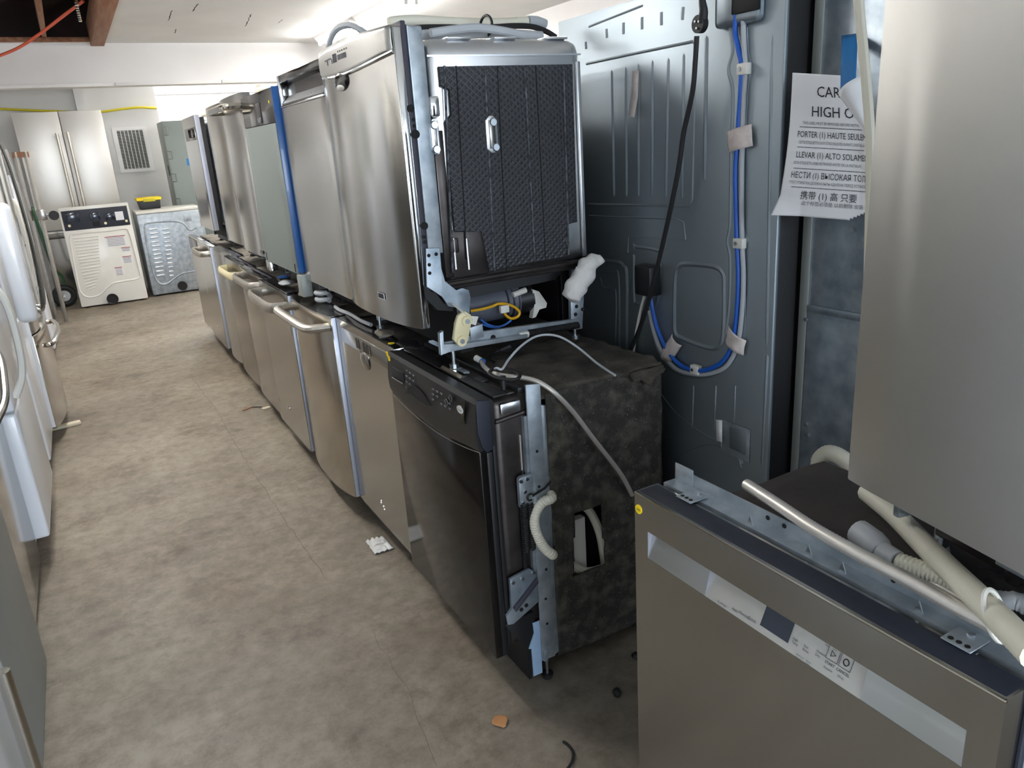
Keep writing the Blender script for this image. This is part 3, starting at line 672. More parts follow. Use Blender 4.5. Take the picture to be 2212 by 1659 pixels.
B().prism([(.800,.275),(.878,.340),(.880,.325),(.806,.262)],'y',YA-.020,YA-.010,.002).o('hinge_lever','gasket',lo)
for (x,z) in ((.806,.350),(.835,.352),(.87,.358)): B().cyl((x,YA-.016,z),(x,YA-.009,z),.005,8).o('rivet','steel_screw',lo)
for (x,z) in ((.842,.265),(.826,.258)): B().cyl((x,YA-.012,z),(x,YA-.0095,z),.006,8).o('plate_hole','black_matte',lo)
# toe kick with pale blue insulation board
B().prism([(.776,.222),(.868,.228),(.874,.165),(.852,.118),(.852,.016),(.842,.016),(.842,.12)],'y',YA+.0,YA+WA-.01,.001).o('kick_plate','black_plastic',e)
B().prism([(.862,.195),(.884,.195),(.884,.022),(.854,.022),(.854,.116),(.845,.118),(.848,.124),(.866,.16)],'y',YA-.003,YA+.0,.0008).o('kick_board','blue_grey_board',e)
# foot
ft=B().cyl((.90,YA-.002,.012),(.90,YA-.002,.075),.0045,10).o('foot','steel_screw',e); B().cyl((.90,YA-.002,0),(.90,YA-.002,.014),.014,14,.017).o('foot_pad','rubber',ft)
for (x,y) in ((1.27,YA+.03),(.90,YA+WA-.03),(1.27,YA+WA-.03)):
    f=B().cyl((x,y,.012),(x,y,.075),.0045,8).o('foot','steel_screw',e); B().cyl((x,y,0),(x,y,.014),.015,12).o('foot_pad','rubber',f)
B().box(.888,.90,YA-.012,YA-.006,.062,.10,.001).o('leg_bracket','galv',e)
# inner tank behind the felt, so the felt window looks into a dark space
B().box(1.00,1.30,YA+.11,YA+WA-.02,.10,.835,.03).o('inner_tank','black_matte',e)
B().box(.90,1.29,YA+.02,YA+WA-.02,.07,.10).o('base_tray','galv',e)
# felt wrap: near side with a window cut in it, top, back
fx0,fx1,fz0,fz1=.940,1.318,.055,.848
def fs(u,v):
    x=fx0+(fx1-fx0)*u; z=fz0+(fz1-fz0)*v
    y=YA-.002+.010*noise.noise(Vector((x*6,z*6,1)))+.004*noise.noise(Vector((x*30,z*30,4)))
    if u>.999: x+=.006*noise.noise(Vector((z*20,3,1)))
    return Vector((x,y,z))
def hole(u,v):
    x=fx0+(fx1-fx0)*u; z=fz0+(fz1-fz0)*v
    t=(z-.285)/.195
    return .285<z<.484 and (.998+.014*t)<x<(1.112-.006*t)
B().sheet(fs,48,64,hole).o('felt_side','felt',e,solid=.010,ang=70)
def ftp(u,v):
    x=.90+(1.32-.90)*u; y=YA-.004+(WA-.0)*v
    z=.853+.010*noise.noise(Vector((x*9,y*9,2)))+.005*noise.noise(Vector((x*35,y*35,4)))
    if v<.03 and u>.45: y-=.02*abs(noise.noise(Vector((x*18,0,0)))); z-=.004
    if u>.99: x+=.014*noise.noise(Vector((y*20,3,1)))
    if u<.12: z-=.012
    return Vector((x,y,z))
B().sheet(ftp,36,44).o('felt_top','felt_top',e,solid=.012,ang=70)
B().sheet(lambda u,v:Vector((1.318,YA+WA*u,.055+.79*v)),4,6).o('felt_back','felt',e,solid=.01)
# torn flap at the top rear corner
def flap(u,v):
    x=1.20+.115*u; z=.850-.035*v*(.3+.7*math.sin(math.pi*u))*(1+.6*noise.noise(Vector((u*5,v,0)))); y=YA-.014-.012*v-.008*noise.noise(Vector((u*6,v*3,2)))
    return Vector((x,y,z))
B().sheet(flap,14,6).o('felt_flap','felt_top',e,solid=.006,ang=70)
# things seen through the window
q0=at(1238,1125,1,YA+.05); q1=at(1266,1230,1,YA+.05)
B().box(q0.x,q1.x+.004,YA+.05,YA+.075,.20,q0.z,.003).o('control_board','white_plastic',e)
B().tube(cat([at(x,y,1,YA+.06) for x,y in ((1255,1085),(1278,1110),(1295,1150),(1303,1190),(1306,1215))],6),.013,10).o('inner_hose','hose_white',e)
B().tube(cat([at(x,y,1,YA+.035) for x,y in ((1215,1205),(1240,1225),(1270,1236),(1310,1226))],6),.014,10).o('inner_hose','hose_white',e)
# drain loop bulging out beside the upright
lp=[at(x,y,1,YA-.02) for x,y in ((1192,1075),(1172,1085),(1158,1105),(1154,1130),(1162,1160),(1178,1185),(1194,1198))]
lp=[lp[0]+Vector((.01,.05,0))]+lp+[lp[-1]+Vector((.01,.05,-.01))]
hose(lp,.0135,.007,.10,12).o('drain_loop','hose_white',e)
# top: door latch strip, brackets
B().box(.800,.840,YA+.01,YA+WA,.862,.868,.002).o('latch_strip','black_plastic',e)
B().box(.868,.882,YA+.005,YA+WA,.862,.876,.002).o('front_rail','black_plastic',e)
B().box(.84,.868,YA+.02,YA+WA,.858,.864,.002).o('top_flange','tub_dark',e)
for (px,py) in ((985,795),(1000,803),(1040,820)):
    p=at(px,py,2,.868); B().box(p.x-.012,p.x+.012,p.y-.02,p.y+.02,.864,.872,.003).o('latch_part','galv' if px<1010 else 'black_plastic',e)
B().cyl((.852,YA+.05,.865),(.852,YA+.05,.9),.008,8).o('latch_pin','black_plastic',e)
B().prism([(.80,.866),(.83,.866),(.825,.872),(.81,.874)],'y',YA+.20,YA+.33).o('latch_cover','stainless_dark',e)
# ---- loose things on its top
rg=[at(x,y,2,.905) for x,y in ((1058,806),(1066,797),(1085,795),(1108,800),(1122,808),(1118,818),(1098,820),(1072,815))]
tag(B().tube(cat(rg,5,closed=True),.0055,8,closed=True,flat=.7).o('strap_loop','rubber'),'black plastic loop strap standing on the black dishwasher','strap')
cd_=[(1068,797),(1074,795),(1085,797),(1100,775),(1125,748),(1155,728),(1185,723),(1215,730),(1250,752),(1290,785),(1329,811)]
zz=[.905,.918,.915,.925,.945,.955,.955,.945,.91,.88,.866]
tag(B().tube(cat([at(x,y,2,z) for (x,y),z in zip(cd_,zz)],6),.0032,8).o('thin_hose','hose_grey'),'thin white cord arching over the felt top of the black dishwasher','cord')
br=[(1040,780),(1046,792),(1062,805),(1090,812),(1130,816),(1165,826)]
bz=[.886,.887,.888,.889,.888,.880]
pts=[at(x,y,2,z) for (x,y),z in zip(br,bz)]
pts+=[at(x,y,1,YA-.030) for x,y in ((1200,850),(1240,892),(1280,945),(1318,993),(1345,1030),(1366,1070))]
p_=resample(cat(pts,10),.004); 
t=thing('braided_hose','braided steel supply hose draped down the felt side of the black dishwasher','hose',tuple(p_[0]))
B().tube(p_,[.0062*(1+.08*(i%2)) for i in range(len(p_))],10).o('braid','braid',t)
p0=p_[0]; B().cyl(p0+Vector((0,0,0)),p0+Vector((-.006,.022,.006)),.009,10).o('fitting','white_plastic',t); B().cyl(p0+Vector((0,0,0)),p0+Vector((.002,-.008,-.002)),.0095,10).o('blue_collar','blue_wire',t)
t=thing('power_plug','black power plug with bare prongs lying on the felt of the black dishwasher','plug',tuple(at(1100,748,2,.866)))
a,b_,c_=at(1080,757,2,.875),at(1098,750,2,.880),at(1115,741,2,.878)
B().tube([a,b_,c_],[.006,.012,.014],8).o('plug_body','rubber',t)
for k in (-.006,.006): B().tube([c_+Vector((k,k,0)),c_+Vector((k+.012,k+.014,.004))],.0018,5).o('prong','steel_screw',t)
B().tube(cat([a,at(1066,764,2,.87),at(1058,775,2,.87),at(1072,785,2,.87)],6),.004,6).o('cord','rubber',t)
# scraps between the rows
def lump(name,label,c,r,sc,m,seed=0,amp=.35,cat_='scrap'):
    b=B().sph(c,r,sc,18,10,lambda p:p*(1+amp*noise.noise(p*(1.4/r)+Vector((seed,0,0)))+.15*noise.noise(p*(5/r)+Vector((seed,3,0)))))
    return tag(b.o(name,m,ang=60),label,cat_)
lump('plastic_bag','crumpled pale plastic scrap under the blue-sided stacked dishwasher',(.79,3.62,.893),.036,(.9,1.5,.28),'hose_grey',2)
lump('blue_scrap','small blue plastic scrap under the blue-sided stacked dishwasher',tuple(at(612,598,2,.872)),.028,(1,1.4,.3),'blue_wire',4)
lump('cloth_wad','grey dusty cloth wad on the bow-handled lower dishwasher',(.788,3.25,.895),.036,(.9,1.5,.28),'dusty_grey',5)
lump('cloth_wad','grey dusty cloth wad in front of the curved-door stacked dishwasher',(.798,2.33,.890),.036,(.8,1.4,.25),'dusty_grey',9)
tag(hose([(.800+.024*math.cos(k*.62),3.03+.055*math.sin(k*.62),.888+.0026*k) for k in range(19)],.0085,.007,.15,8).o('hose_coil','hose_grey'),'small grey ribbed hose coil lying between the two rows','hose')
lump('rubber_sheet','folded black rubber sheet on the lower dishwasher under the curved door',(.81,2.15,.887),.05,(.6,1.4,.16),'rubber',11)
for lab,pts,r,m in (('black cable snaking along the top of the scoop-pull dishwasher',((.80,2.74,.880),(.79,2.62,.879),(.785,2.52,.878),(.79,2.42,.878)),.005,'rubber'),('grey flattened tube lying along the bulged-door dishwasher top',((.818,2.52,.880),(.812,2.62,.881),(.815,2.74,.883),(.806,2.84,.884),(.812,2.92,.884)),.007,'hose_grey'),('thin black cable across the broad-strap dishwasher top',((.805,3.86,.882),(.795,3.78,.882),(.79,3.72,.881)),.005,'rubber')):
    tag(B().tube(cat(pts,6),r,7).o('loose_cable',m),lab,'cable')
# ================================================================== N1: near dishwasher on the right
XN,Y0,Y9=.745,.334,.958
e=thing('dishwasher','stainless dishwasher with full-width pocket handle and button console, standing alone by the felt-wrapped one','dishwasher',(XN,Y0,0))
WN=Y9-Y0
pk=[at(x,y,0,XN) for x,y in ((1397,1152),(1400,1212),(2088,1570),(2080,1650))]
py1=(pk[0].y+pk[1].y)/2; py0=(pk[2].y+pk[3].y)/2; pz1=(pk[0].z+pk[2].z)/2; pz0=(pk[1].z+pk[3].z)/2
D=.052
db=B(); db.box(XN,XN+D,Y0,Y9,.126,pz0); db.box(XN,XN+D,Y0,Y9,pz1,.873); db.box(XN,XN+D,Y0,py0,pz0,pz1); db.box(XN,XN+D,py1,Y9,pz0,pz1)
bmesh.ops.remove_doubles(db.bm,verts=db.bm.verts[:],dist=1e-5)
db.o('door','stainless',e,smooth=False)
for (z0,z1) in ((.869,.874),): B().box(XN-.001,XN+.004,Y0,Y9,z0,z1,.0015).o('top_edge','stainless_warm',e)
c1=at(1522,1270,0,XN).y; c0=at(1862,1455,0,XN).y
def scoop(ya,yb,dep,m,name):
    return B().verts([(XN+.001,ya,pz0),(XN+.001,yb,pz0),(XN+dep,yb,pz1),(XN+dep,ya,pz1),(XN+dep,yb,pz1+.004),(XN+dep,ya,pz1+.004)],[(0,1,2,3),(3,2,4,5)]).o(name,m,e,smooth=False,norm=False,solid=.001)
scoop(c1,py1,.014,'stainless_soft','pocket'); scoop(py0,c0,.014,'stainless_soft','pocket')
for y_,s in ((py1,1),(py0,-1)): B().prism([(XN+.001,pz0),(XN+.001,pz1),(XN+.014,pz1)],'y',y_,y_-.0012*s).o('pocket_cheek','daylight_sheen',e)  # cheeks coloured as if catching daylight
cn=B().prism([(XN+.0005,pz0),(XN+.024,pz1),(XN+.046,pz1)],'y',c0,c1,.0004).o('control_console','console_grey',e)
B().prism([(XN+.001,pz0),(XN+.014,pz1),(XN+.024,pz1)],'y',c1-.001,c1+.001).o('console_cheek','daylight_sheen',e)  # same painted daylight on the console step
# writing on the console: u runs along +y to the door's right-hand end, v up the slope
sl=Vector((.0235,0,pz1-pz0)); sn=Vector((-(pz1-pz0),0,.0235)).normalized()
def cu(y,v): return Vector((XN+.0005,y,pz0))+sl*v+sn*.0006
H_=(pz1-pz0)
def ctext(s,y,v,size,m='ink_grey',al='LEFT'): B().text(s,size,lambda x,yy:cu(y-x,v)+sl*(yy/H_),al).o('console_lettering',m,cn,smooth=False,norm=False)
Lc=c1-c0
def uy(px,py): 
    p=at(px,py,0,XN+.012); return p.y,max(.05,min(.95,(p.z-pz0)/H_))
for (s,px,py,z) in (('Auto',1590,1312,.0085),('Normal',1605,1320,.0085),('Quick',1624,1332,.0085),('ProWash',1560,1308,.0065)):
    y_,v=uy(px,py); ctext(s,y_,v,z*.75)
a=uy(1650,1350)[0]; b_=uy(1710,1385)[0]
B().verts([cu(a,.18),cu(b_,.18),cu(b_,.86),cu(a,.86)],[(0,1,2,3)]).o('display','display',cn,smooth=False,norm=False,solid=.001)
for (s,px,py,z) in (('High\nTemp',1716,1378,.007),('Sani\nRinse',1740,1394,.007),('Heated\nDry',1766,1406,.007),('Hold 3 sec\nto Lock',1730,1418,.0045),('Hours\nDelay',1752,1430,.0045),('Clean',1778,1395,.0045),('Lock',1795,1405,.0045)):
    y_,v=uy(px,py); ctext(s,y_,v,z*.68)
for (px,py,sym,lab,sub) in ((1797,1437,'tri','START','Resume'),(1825,1453,'dot','CANCEL','Drain')):
    y_,_=uy(px,py); hw=.0088
    for (q0,q1) in (((y_+hw,.40),(y_-hw,.40)),((y_-hw,.40),(y_-hw,.72)),((y_-hw,.72),(y_+hw,.72)),((y_+hw,.72),(y_+hw,.40))):
        B().tube([cu(*q0),cu(*q1)],.0005,4).o('button_outline','ink_grey',cn)
    if sym=='tri': B().tube([cu(y_+.003,.49),cu(y_+.003,.63),cu(y_-.004,.56)],.0007,4,closed=True).o('start_symbol','ink',cn)
    else: B().tube([cu(y_+.004*math.cos(t),.56+.004/H_*math.sin(t)) for t in [k*math.pi/6 for k in range(12)]],.0008,4,closed=True).o('cancel_symbol','ink',cn); 
    ctext(lab,y_,.28,.0052,'ink','CENTER'); ctext(sub,y_,.16,.0042,'ink_grey','CENTER')
p=at(1380,1100,0,XN); st=B().cyl((XN-.0012,p.y,p.z),(XN,p.y,p.z),.0085,20).o('price_sticker','yellow_sticker',e)
B().text('300',.007,lambda x,y:Vector((XN-.0016,p.y-x,p.z-.0025+y)),'CENTER').o('sticker_writing','ink',st,smooth=False,norm=False)
B().box(XN+D-.012,XN+D,Y0-.004,Y0,.13,.868,.001).o('door_edge','navy_plastic',e)
B().box(XN+.006,XN+.048,Y0+.003,Y9-.003,.864,.8735,.002).o('door_top','navy_plastic',e)
B().box(XN+D,XN+.058,Y0+.004,Y9-.004,.14,.863,.002).o('door_liner','black_plastic',e)
B().tube([(XN+.055,Y0+.01,.864),(XN+.055,Y9-.006,.864)],.005,8).o('door_seal','rubber',e)
# galvanised front rail, with punched tabs
rx0=.806
rl=B().prism([(rx0,.866),(rx0+.03,.872),(rx0+.03,.896),(rx0+.028,.896),(rx0+.028,.874),(rx0,.874)],'y',Y0,Y9-.005).o('front_rail','galv',e)
for (px,py) in ((1615,1133),(1745,1197),(1818,1235),(1988,1318)):
    p=at(px,py,2,.876); B().prism([(p.y-.006,.874),(p.y+.006,.874),(p.y+.001,.890)],'x',rx0+.006,rx0+.008).o('rail_tab','steel_screw',rl)
for (px,py) in ((1930,1272),(1660,1138),(1695,1162)):
    p=at(px,py,0,rx0+.03); B().cyl((rx0+.027,p.y,.886),(rx0+.0285,p.y,.886),.004,8).o('rail_hole','black_matte',rl)
for y_ in (Y9-.08,Y0+.08):
    tb=B().box(rx0-.022,rx0+.018,y_-.018,y_+.018,.8755,.8775,.001).o('mounting_tab','galv',e)
    for k in (-.010,0,.010): B().cyl((rx0-.014,y_+k,.8765),(rx0-.014,y_+k,.8783),.0035,8).o('tab_hole','black_matte',tb)
    B().cyl((rx0+.010,y_,.877),(rx0+.010,y_,.880),.005,8).o('screw','steel_screw',tb)
B().box(rx0+.026,rx0+.029,Y9-.05,Y9-.005,.872,.905,.001).o('corner_bracket','galv',e)
# tub wrapped in a dark blanket; the top slopes off at the rear
def bl(u,v):
    prof=[(.838,.852),(.862,.866),(1.0,.866),(1.105,.862),(1.20,.80),(1.33,.74),(1.335,.08)]
    k=u*(len(prof)-1); i=min(int(k),len(prof)-2); t=k-i; x=prof[i][0]+(prof[i+1][0]-prof[i][0])*t; z=prof[i][1]+(prof[i+1][1]-prof[i][1])*t
    y=Y0+.01+(Y9-.10-Y0-.01)*v
    return Vector((x,y,z+.004*noise.noise(Vector((x*8,y*8,0)))))
b=B().sheet(bl,24,14); b.o('insulation_blanket','blanket',e,solid=.006,ang=60)
B().prism([(.85,.845),(1.10,.845),(1.32,.73),(1.32,.10),(.85,.10)],'y',Y0+.02,Y9-.11,.01).o('tub','tub_dark',e)
B().box(.81,.85,Y0+.008,Y0+.02,.05,.865,.002).o('side_frame','galv',e); B().box(.81,.85,Y9-.03,Y9-.018,.05,.865,.002).o('side_frame','galv',e)
B().box(.85,.862,Y0+.01,Y9-.01,.02,.118,.002).o('kick_plate','black_plastic',e)
for (x,y) in ((.86,Y0+.04),(.86,Y9-.05),(1.28,Y0+.04),(1.28,Y9-.15)):
    f=B().cyl((x,y,.01),(x,y,.11),.006,8).o('foot','steel_screw',e); B().cyl((x,y,0),(x,y,.014),.016,12).o('foot_pad','rubber',f)
# hoses on its top
def zp(z,*pts): return [at(a,b_,2,z) for a,b_ in pts]
def braid(name,label,pts,r):
    p_=resample(cat(pts,10),.003); t=B().tube(p_,[r*(1+.07*(i%2)) for i in range(len(p_))],12); return tag(t.o(name,'braid'),label,'hose')
braid('braided_hose','thick braided steel hose lying along the rail of the pocket-handled dishwasher',zp(.909,(1612,1046),(1680,1090),(1760,1143),(1860,1200),(1960,1252),(2060,1308),(2150,1355),(2230,1400)),.0092)
braid('braided_hose','second braided steel hose tucked behind the first on the pocket-handled dishwasher',zp(.880,(1900,1202),(1980,1240),(2060,1285),(2130,1325),(2220,1378)),.0065)
t=thing('drain_hose','ribbed drain hose with grey cuff lying on the dark blanket','hose',tuple(at(1860,1155,2,.87)))
q=zp(.888,(1938,1212),(2000,1235),(2060,1262),(2110,1290),(2160,1320)); hose(q,.0125,.006,.10).o('ribbed_tube','hose_white',t)
a,b_,c_,d_=at(1938,1212,2,.888),at(1905,1192,2,.888),at(1885,1172,2,.890),at(1855,1150,2,.891)
B().tube([a,b_],[.0145,.0150],14).o('cuff_end','hose_grey',t); B().tube([b_,b_.lerp(c_,.3),c_,d_],[.015,.0185,.0195,.0195],16).o('cuff','hose_grey',t)
big=[at(a,b_,2,z) for a,b_,z in ((1872,1062,.890),(1930,1110,.892),(1990,1170,.900),(2050,1230,.918),(2110,1288,.934),(2170,1348,.946),(2240,1420,.950))]
tag(hose(big,.0155,.007,.06).o('drain_hose','hose_white'),'fat white ribbed hose running out from under the turned stainless door','hose')
tag(hose([at(2250,1330,2,.90),at(2200,1300,2,.905),at(2170,1297,2,.902),at(2120,1290,2,.888)],.011,.007,.1).o('hose_stub','hose_grey'),'short grey ribbed hose passing behind the fat white hose','hose')
c=at(2150,1330,2,.940)
tag(B().tube([c+Vector((.016*math.cos(t),.024*math.sin(t)*.5,.026*math.sin(t))) for t in [k*math.pi/12 for k in range(24)]],.003,6,closed=True).o('zip_tie','white_plastic'),'white cable tie around the fat white hose and braided hose','cable tie')
ar=[at(x,y,0,1.385) for x,y in ((1768,1015),(1772,992),(1790,979),(1815,987),(1845,1012),(1870,1045))]
ar=[Vector((1.385,ar[0].y+.012,.02)),Vector((1.39,ar[0].y+.012,.3)),Vector((1.385,ar[0].y+.006,ar[0].z-.15))]+ar+[Vector((1.40,ar[-1].y-.06,ar[-1].z-.16)),Vector((1.41,ar[-1].y-.08,.30)),Vector((1.41,ar[-1].y-.08,.03))]
tag(hose(ar,.0190,.007,.05).o('drain_hose','hose_white'),'white hose arching up behind the dark blanket','hose')
# ================================================================== UR: turned stacked dishwasher above N1
pb=at(1831,1037,2,.99); pa=at(2133,1201,2,.99); dv=(pb-pa); dv.z=0; dv.normalize()
rz=math.atan2(-dv.x,dv.y); wR=.60; base=pb-dv*wR
e=dw('large plain stainless dishwasher stacked askew over the pocket-handled one',base.x,base.y,ZU,w=wR,seed=20,top=None,m='stainless_soft',rz=rz,kick=None,dz=(.116,.868),bot=0.0,depth=.47)
B().box(.10,.112,.0,.30,.03,.112,.002).o('kick_plate','stainless_dark',e,world=False)
B().box(.09,.11,.36,.44,.05,.112,.002).o('leg_bracket','galv',e,world=False)
for k in (.36,.375,.39): B().cyl((.088,k+.01,.10-.02*(k-.36)/.015*.5),(.0905,k+.01,.10-.02*(k-.36)/.015*.5),.004,8).o('bracket_hole','black_matte',e,world=False)
B().box(.11,.16,.44,.55,.03,.11,.004).o('pump_box','tub_dark',e,world=False)
B().cyl((.10,.33,.03),(.10,.33,.07),.02,12).o('valve','black_plastic',e,world=False)
# ================================================================== big refrigerator turned with its back to the aisle
XP=1.42
yl=at(1205,47,0,XP).y; yr=at(1691,200,0,XP).y; ZP=1.822-.0
ZP=at(1290,22,0,XP).z
e=thing('refrigerator','tall refrigerator showing its embossed galvanised back with blue and grey tubing','refrigerator',(XP,yr,0))
def pan(x,y,off=0.0): return at(x,y,0,XP-off)
sk=B().box(XP,XP+.012,yr,yl,.03,ZP,.004).o('back_panel','galv_panel',e)
B().box(XP+.012,XP+.70,yr+.004,yl-.004,.03,ZP-.01,.006).o('cabinet','black_plastic',e)
B().box(XP+.70,XP+.76,yr+.0,yl,.05,ZP,.01).o('door','stainless_dark',e)
for (x,y) in ((XP+.06,yr+.06),(XP+.06,yl-.06),(XP+.6,yr+.06),(XP+.6,yl-.06)): B().cyl((x,y,0),(x,y,.04),.02,12).o('roller','rubber',e)
def rib(a,b_,r=.007,flat=.6,name='embossed_rib',m='galv_panel'):
    p,q=pan(*a,-r*.62),pan(*b_,-r*.62); P=[p,p.lerp(q,.04),p.lerp(q,.96),q]; return B().tube(P,[r*.3,r,r,r*.3],8).o(name,m,sk)
for x0,y0,x1,y1 in ((1324,145,1329,430),(1354,138,1356,430),(1381,130,1382,430),(1412,123,1411,430),(1447,118,1441,432),(1480,108,1476,436)): rib((x0,y0),(x1,y1))
for x0,y0,x1,y1 in ((1313,62,1314,82),(1350,48,1350,74),(1390,36,1390,64),(1432,25,1432,55),(1479,14,1477,44),(1268,90,1269,106)): rib((x0,y0),(x1,y1),.008)
rib((1530,70),(1526,395),.009); rib((1671,58),(1658,760),.006); rib((1660,760),(1648,1010),.006)
def path(pts,r,name='embossed_bead',closed=False,m='galv_panel',off=0.0,k=5): return B().tube(cat([pan(x,y,off-r*.6) for x,y in pts],k,closed),r,8,closed=closed).o(name,m,sk)
def poly(pts,r,closed=False): return B().tube([pan(x,y,-r*.55) for x,y in pts],r,6,closed=closed).o('embossed_bead','galv_panel',sk)
poly([(1268,138),(1400,110),(1498,90),(1505,100),(1497,430),(1490,445),(1272,441)],.005)
poly([(1273,58),(1390,12)],.004); poly([(1273,466),(1375,470),(1460,472),(1478,480),(1482,517)],.003); poly([(1357,545),(1359,510),(1480,518)],.004)
# plate at lower left with stepped beads
path([(1290,562),(1335,566),(1350,575),(1357,600),(1356,752)],.009); path([(1290,586),(1325,590),(1338,600),(1340,752)],.005); path([(1298,600),(1305,620),(1325,625),(1332,640),(1330,750)],.004)
path([(1372,535),(1376,533),(1420,540),(1428,555),(1420,660),(1380,655),(1372,640)],.007,closed=True)
# raised window frame shape
path([(1470,575),(1490,570),(1545,575),(1565,590),(1568,620),(1566,720),(1555,748),(1530,750),(1480,732),(1463,720),(1460,690),(1462,600)],.010,closed=True)
path([(1408,660),(1412,710),(1432,770),(1470,805),(1520,812),(1560,800),(1590,770),(1606,730),(1610,640),(1606,540),(1618,520),(1606,490),(1606,380),(1612,250),(1616,190),(1624,150),(1616,110),(1614,60)],.008)
path([(1580,60),(1585,110),(1576,150),(1586,200),(1582,330),(1580,480),(1574,520),(1580,560),(1578,660),(1570,720)],.007)
path([(1425,845),(1460,890),(1510,930),(1545,950)],.004); path([(1560,950),(1565,970),(1600,980),(1605,1000)],.006); path([(1430,1000),(1530,960),(1590,985),(1603,1010)],.003)
for x0 in (1500,1548,1590): rib((x0,830),(x0-4,930),.004)
# recess pocket lower right, cover box top right
q0,q1=pan(1562,905),pan(1620,1000)
B().box(XP-.004,XP,q1.y,q0.y,q1.z,q0.z,.003).o('drain_recess','galv',sk)
B().box(XP-.005,XP-.003,q1.y+.012,q0.y-.03,q1.z+.02,q0.z-.012,.002).o('recess_floor','galv_panel',sk)
q0,q1=pan(1556,-60),pan(1652,44)
B().box(XP-.018,XP,q1.y,q0.y,q1.z,q0.z,.014,3).o('valve_cover','galv_panel',sk)
q0,q1=pan(1582,-30,.02),pan(1640,20,.02); B().box(XP-.021,XP-.017,q1.y,q0.y,q1.z,q0.z,.004).o('cover_opening','black_matte',sk)
# tubes
bt=[(1597,-8),(1590,30),(1588,70),(1596,110),(1602,140),(1600,200),(1594,290),(1589,370),(1590,450),(1592,520),(1595,600),(1592,670),(1584,735),(1566,775),(1535,796),(1500,800),(1465,785),(1438,750),(1420,710),(1410,670),(1406,645)]
B().tube(cat([pan(x,y,.014) for x,y in bt],5),.0062,10).o('blue_tube','blue_tube',e)
gt=[(1620,0),(1608,20),(1606,60),(1608,110),(1610,150),(1606,220),(1603,320),(1602,430),(1603,520),(1606,600),(1603,670),(1594,740),(1572,788),(1538,806),(1500,808),(1460,796),(1430,760),(1412,715),(1403,670)]
B().tube(cat([pan(x,y,.010) for x,y in gt],5),.006,10).o('grey_tube','hose_grey',e)
for (px,py) in ((1603,149),(1594,526),(1500,799)):
    p=pan(px,py,.018); cl=B().box(p.x-.003,p.x+.014,p.y-.016,p.y+.016,p.z-.013,p.z+.013,.003).o('tube_clamp','white_plastic',e); B().cyl((p.x-.006,p.y+.004,p.z),(p.x-.002,p.y+.004,p.z),.005,8).o('screw','steel_screw',cl)
def tape(pts,off=.022,m='masking_tape'):
    P=[pan(x,y,off) for x,y in pts]
    def fn(u,v): 
        a=P[0].lerp(P[1],u); b_=P[3].lerp(P[2],u); r=a.lerp(b_,v); r.x+=.012*(2*u-1)**2+.003*noise.noise(r*60); return r
    B().sheet(fn,10,6).o('tape',m,e,solid=.0006,ang=60)
tape([(1562,286),(1616,268),(1618,316),(1566,332)]); tape([(1446,722),(1466,748),(1440,788),(1420,762)]); tape([(1566,700),(1604,738),(1598,770),(1560,742)])
p=pan(1367,160); q=pan(1360,255,.012)
B().verts([pan(1366,153,.002),pan(1380,152,.002),pan(1378,210,.004),pan(1370,254,.02),pan(1357,250,.02),pan(1364,205,.004)],[(0,1,2,5),(5,2,3,4)]).o('peeling_label','masking_tape',e,solid=.0006)
p=pan(1555,930,.01); B().verts([pan(1546,906,.004),pan(1560,908,.004),pan(1560,955,.012),pan(1548,952,.012)],[(0,1,2,3)]).o('paper_strip','paper',e,solid=.0006)
# black connector box and white lead
p0,p1=pan(1384,570,.02),pan(1418,640,.02)
B().box(XP-.045,XP-.002,p1.y,p0.y,p1.z,p0.z,.005).o('connector_box','black_plastic',e)
B().tube(cat([pan(1392,640,.014),pan(1384,670,.014),pan(1376,710,.014),pan(1368,760,.014)],5),.0045,8).o('white_lead','white_plastic',e)
t=thing('mains_cable','black power cord with flat round plug hanging over the galvanised refrigerator back','power cord',tuple(pan(1510,60,.03)))
B().tube(cat([pan(x,y,.054) for x,y in ((1505,78),(1502,130),(1497,190),(1486,245),(1476,290),(1468,350),(1455,420),(1440,490),(1424,560),(1404,640),(1385,700),(1362,758))],5),.0062,8).o('cord','rubber',t)
a=pan(1512,52,.054)
B().cyl(a+Vector((-.008,0,0)),a+Vector((.008,0,0)),.020,20).o('plug_disc','rubber',t)
B().tube(cat([pan(1518,-40,.054),pan(1517,0,.054),pan(1520,25,.054),pan(1516,50,.054)],5),[.006+.006*k/15 for k in range(16)],8).o('plug_neck','rubber',t)
for dy,dz in ((.004,.006),(-.008,.004),(-.001,-.009)): B().cyl(a+Vector((-.013,dy,dz)),a+Vector((-.008,dy,dz)),.0028,8).o('prong','steel_screw',t)
for (lab,ya,yb) in (('added black refrigerator darkening the gap behind the stacked dishwashers, next to the embossed one',2.22,3.04),('added black refrigerator darkening the gap behind the stacked dishwashers, farther along',3.10,3.92)):  # added behind the row so the gap under the stacked dishwashers stays dark
    e=thing('refrigerator',lab,'refrigerator',(XP,ya,0))
    B().box(XP,XP+.66,ya,yb,.03,1.62,.006).o('cabinet','black_plastic',e); B().box(XP+.66,XP+.72,ya,yb,.05,1.63,.01).o('door','black_gloss',e); B().box(XP-.004,XP,ya+.02,yb-.02,.08,1.6,.001).o('back_panel','black_matte',e)
    for y in (ya+.06,yb-.06): B().cyl((XP+.06,y,0),(XP+.06,y,.04),.02,12).o('roller','rubber',e); B().cyl((XP+.6,y,0),(XP+.6,y,.04),.02,12).o('roller','rubber',e)
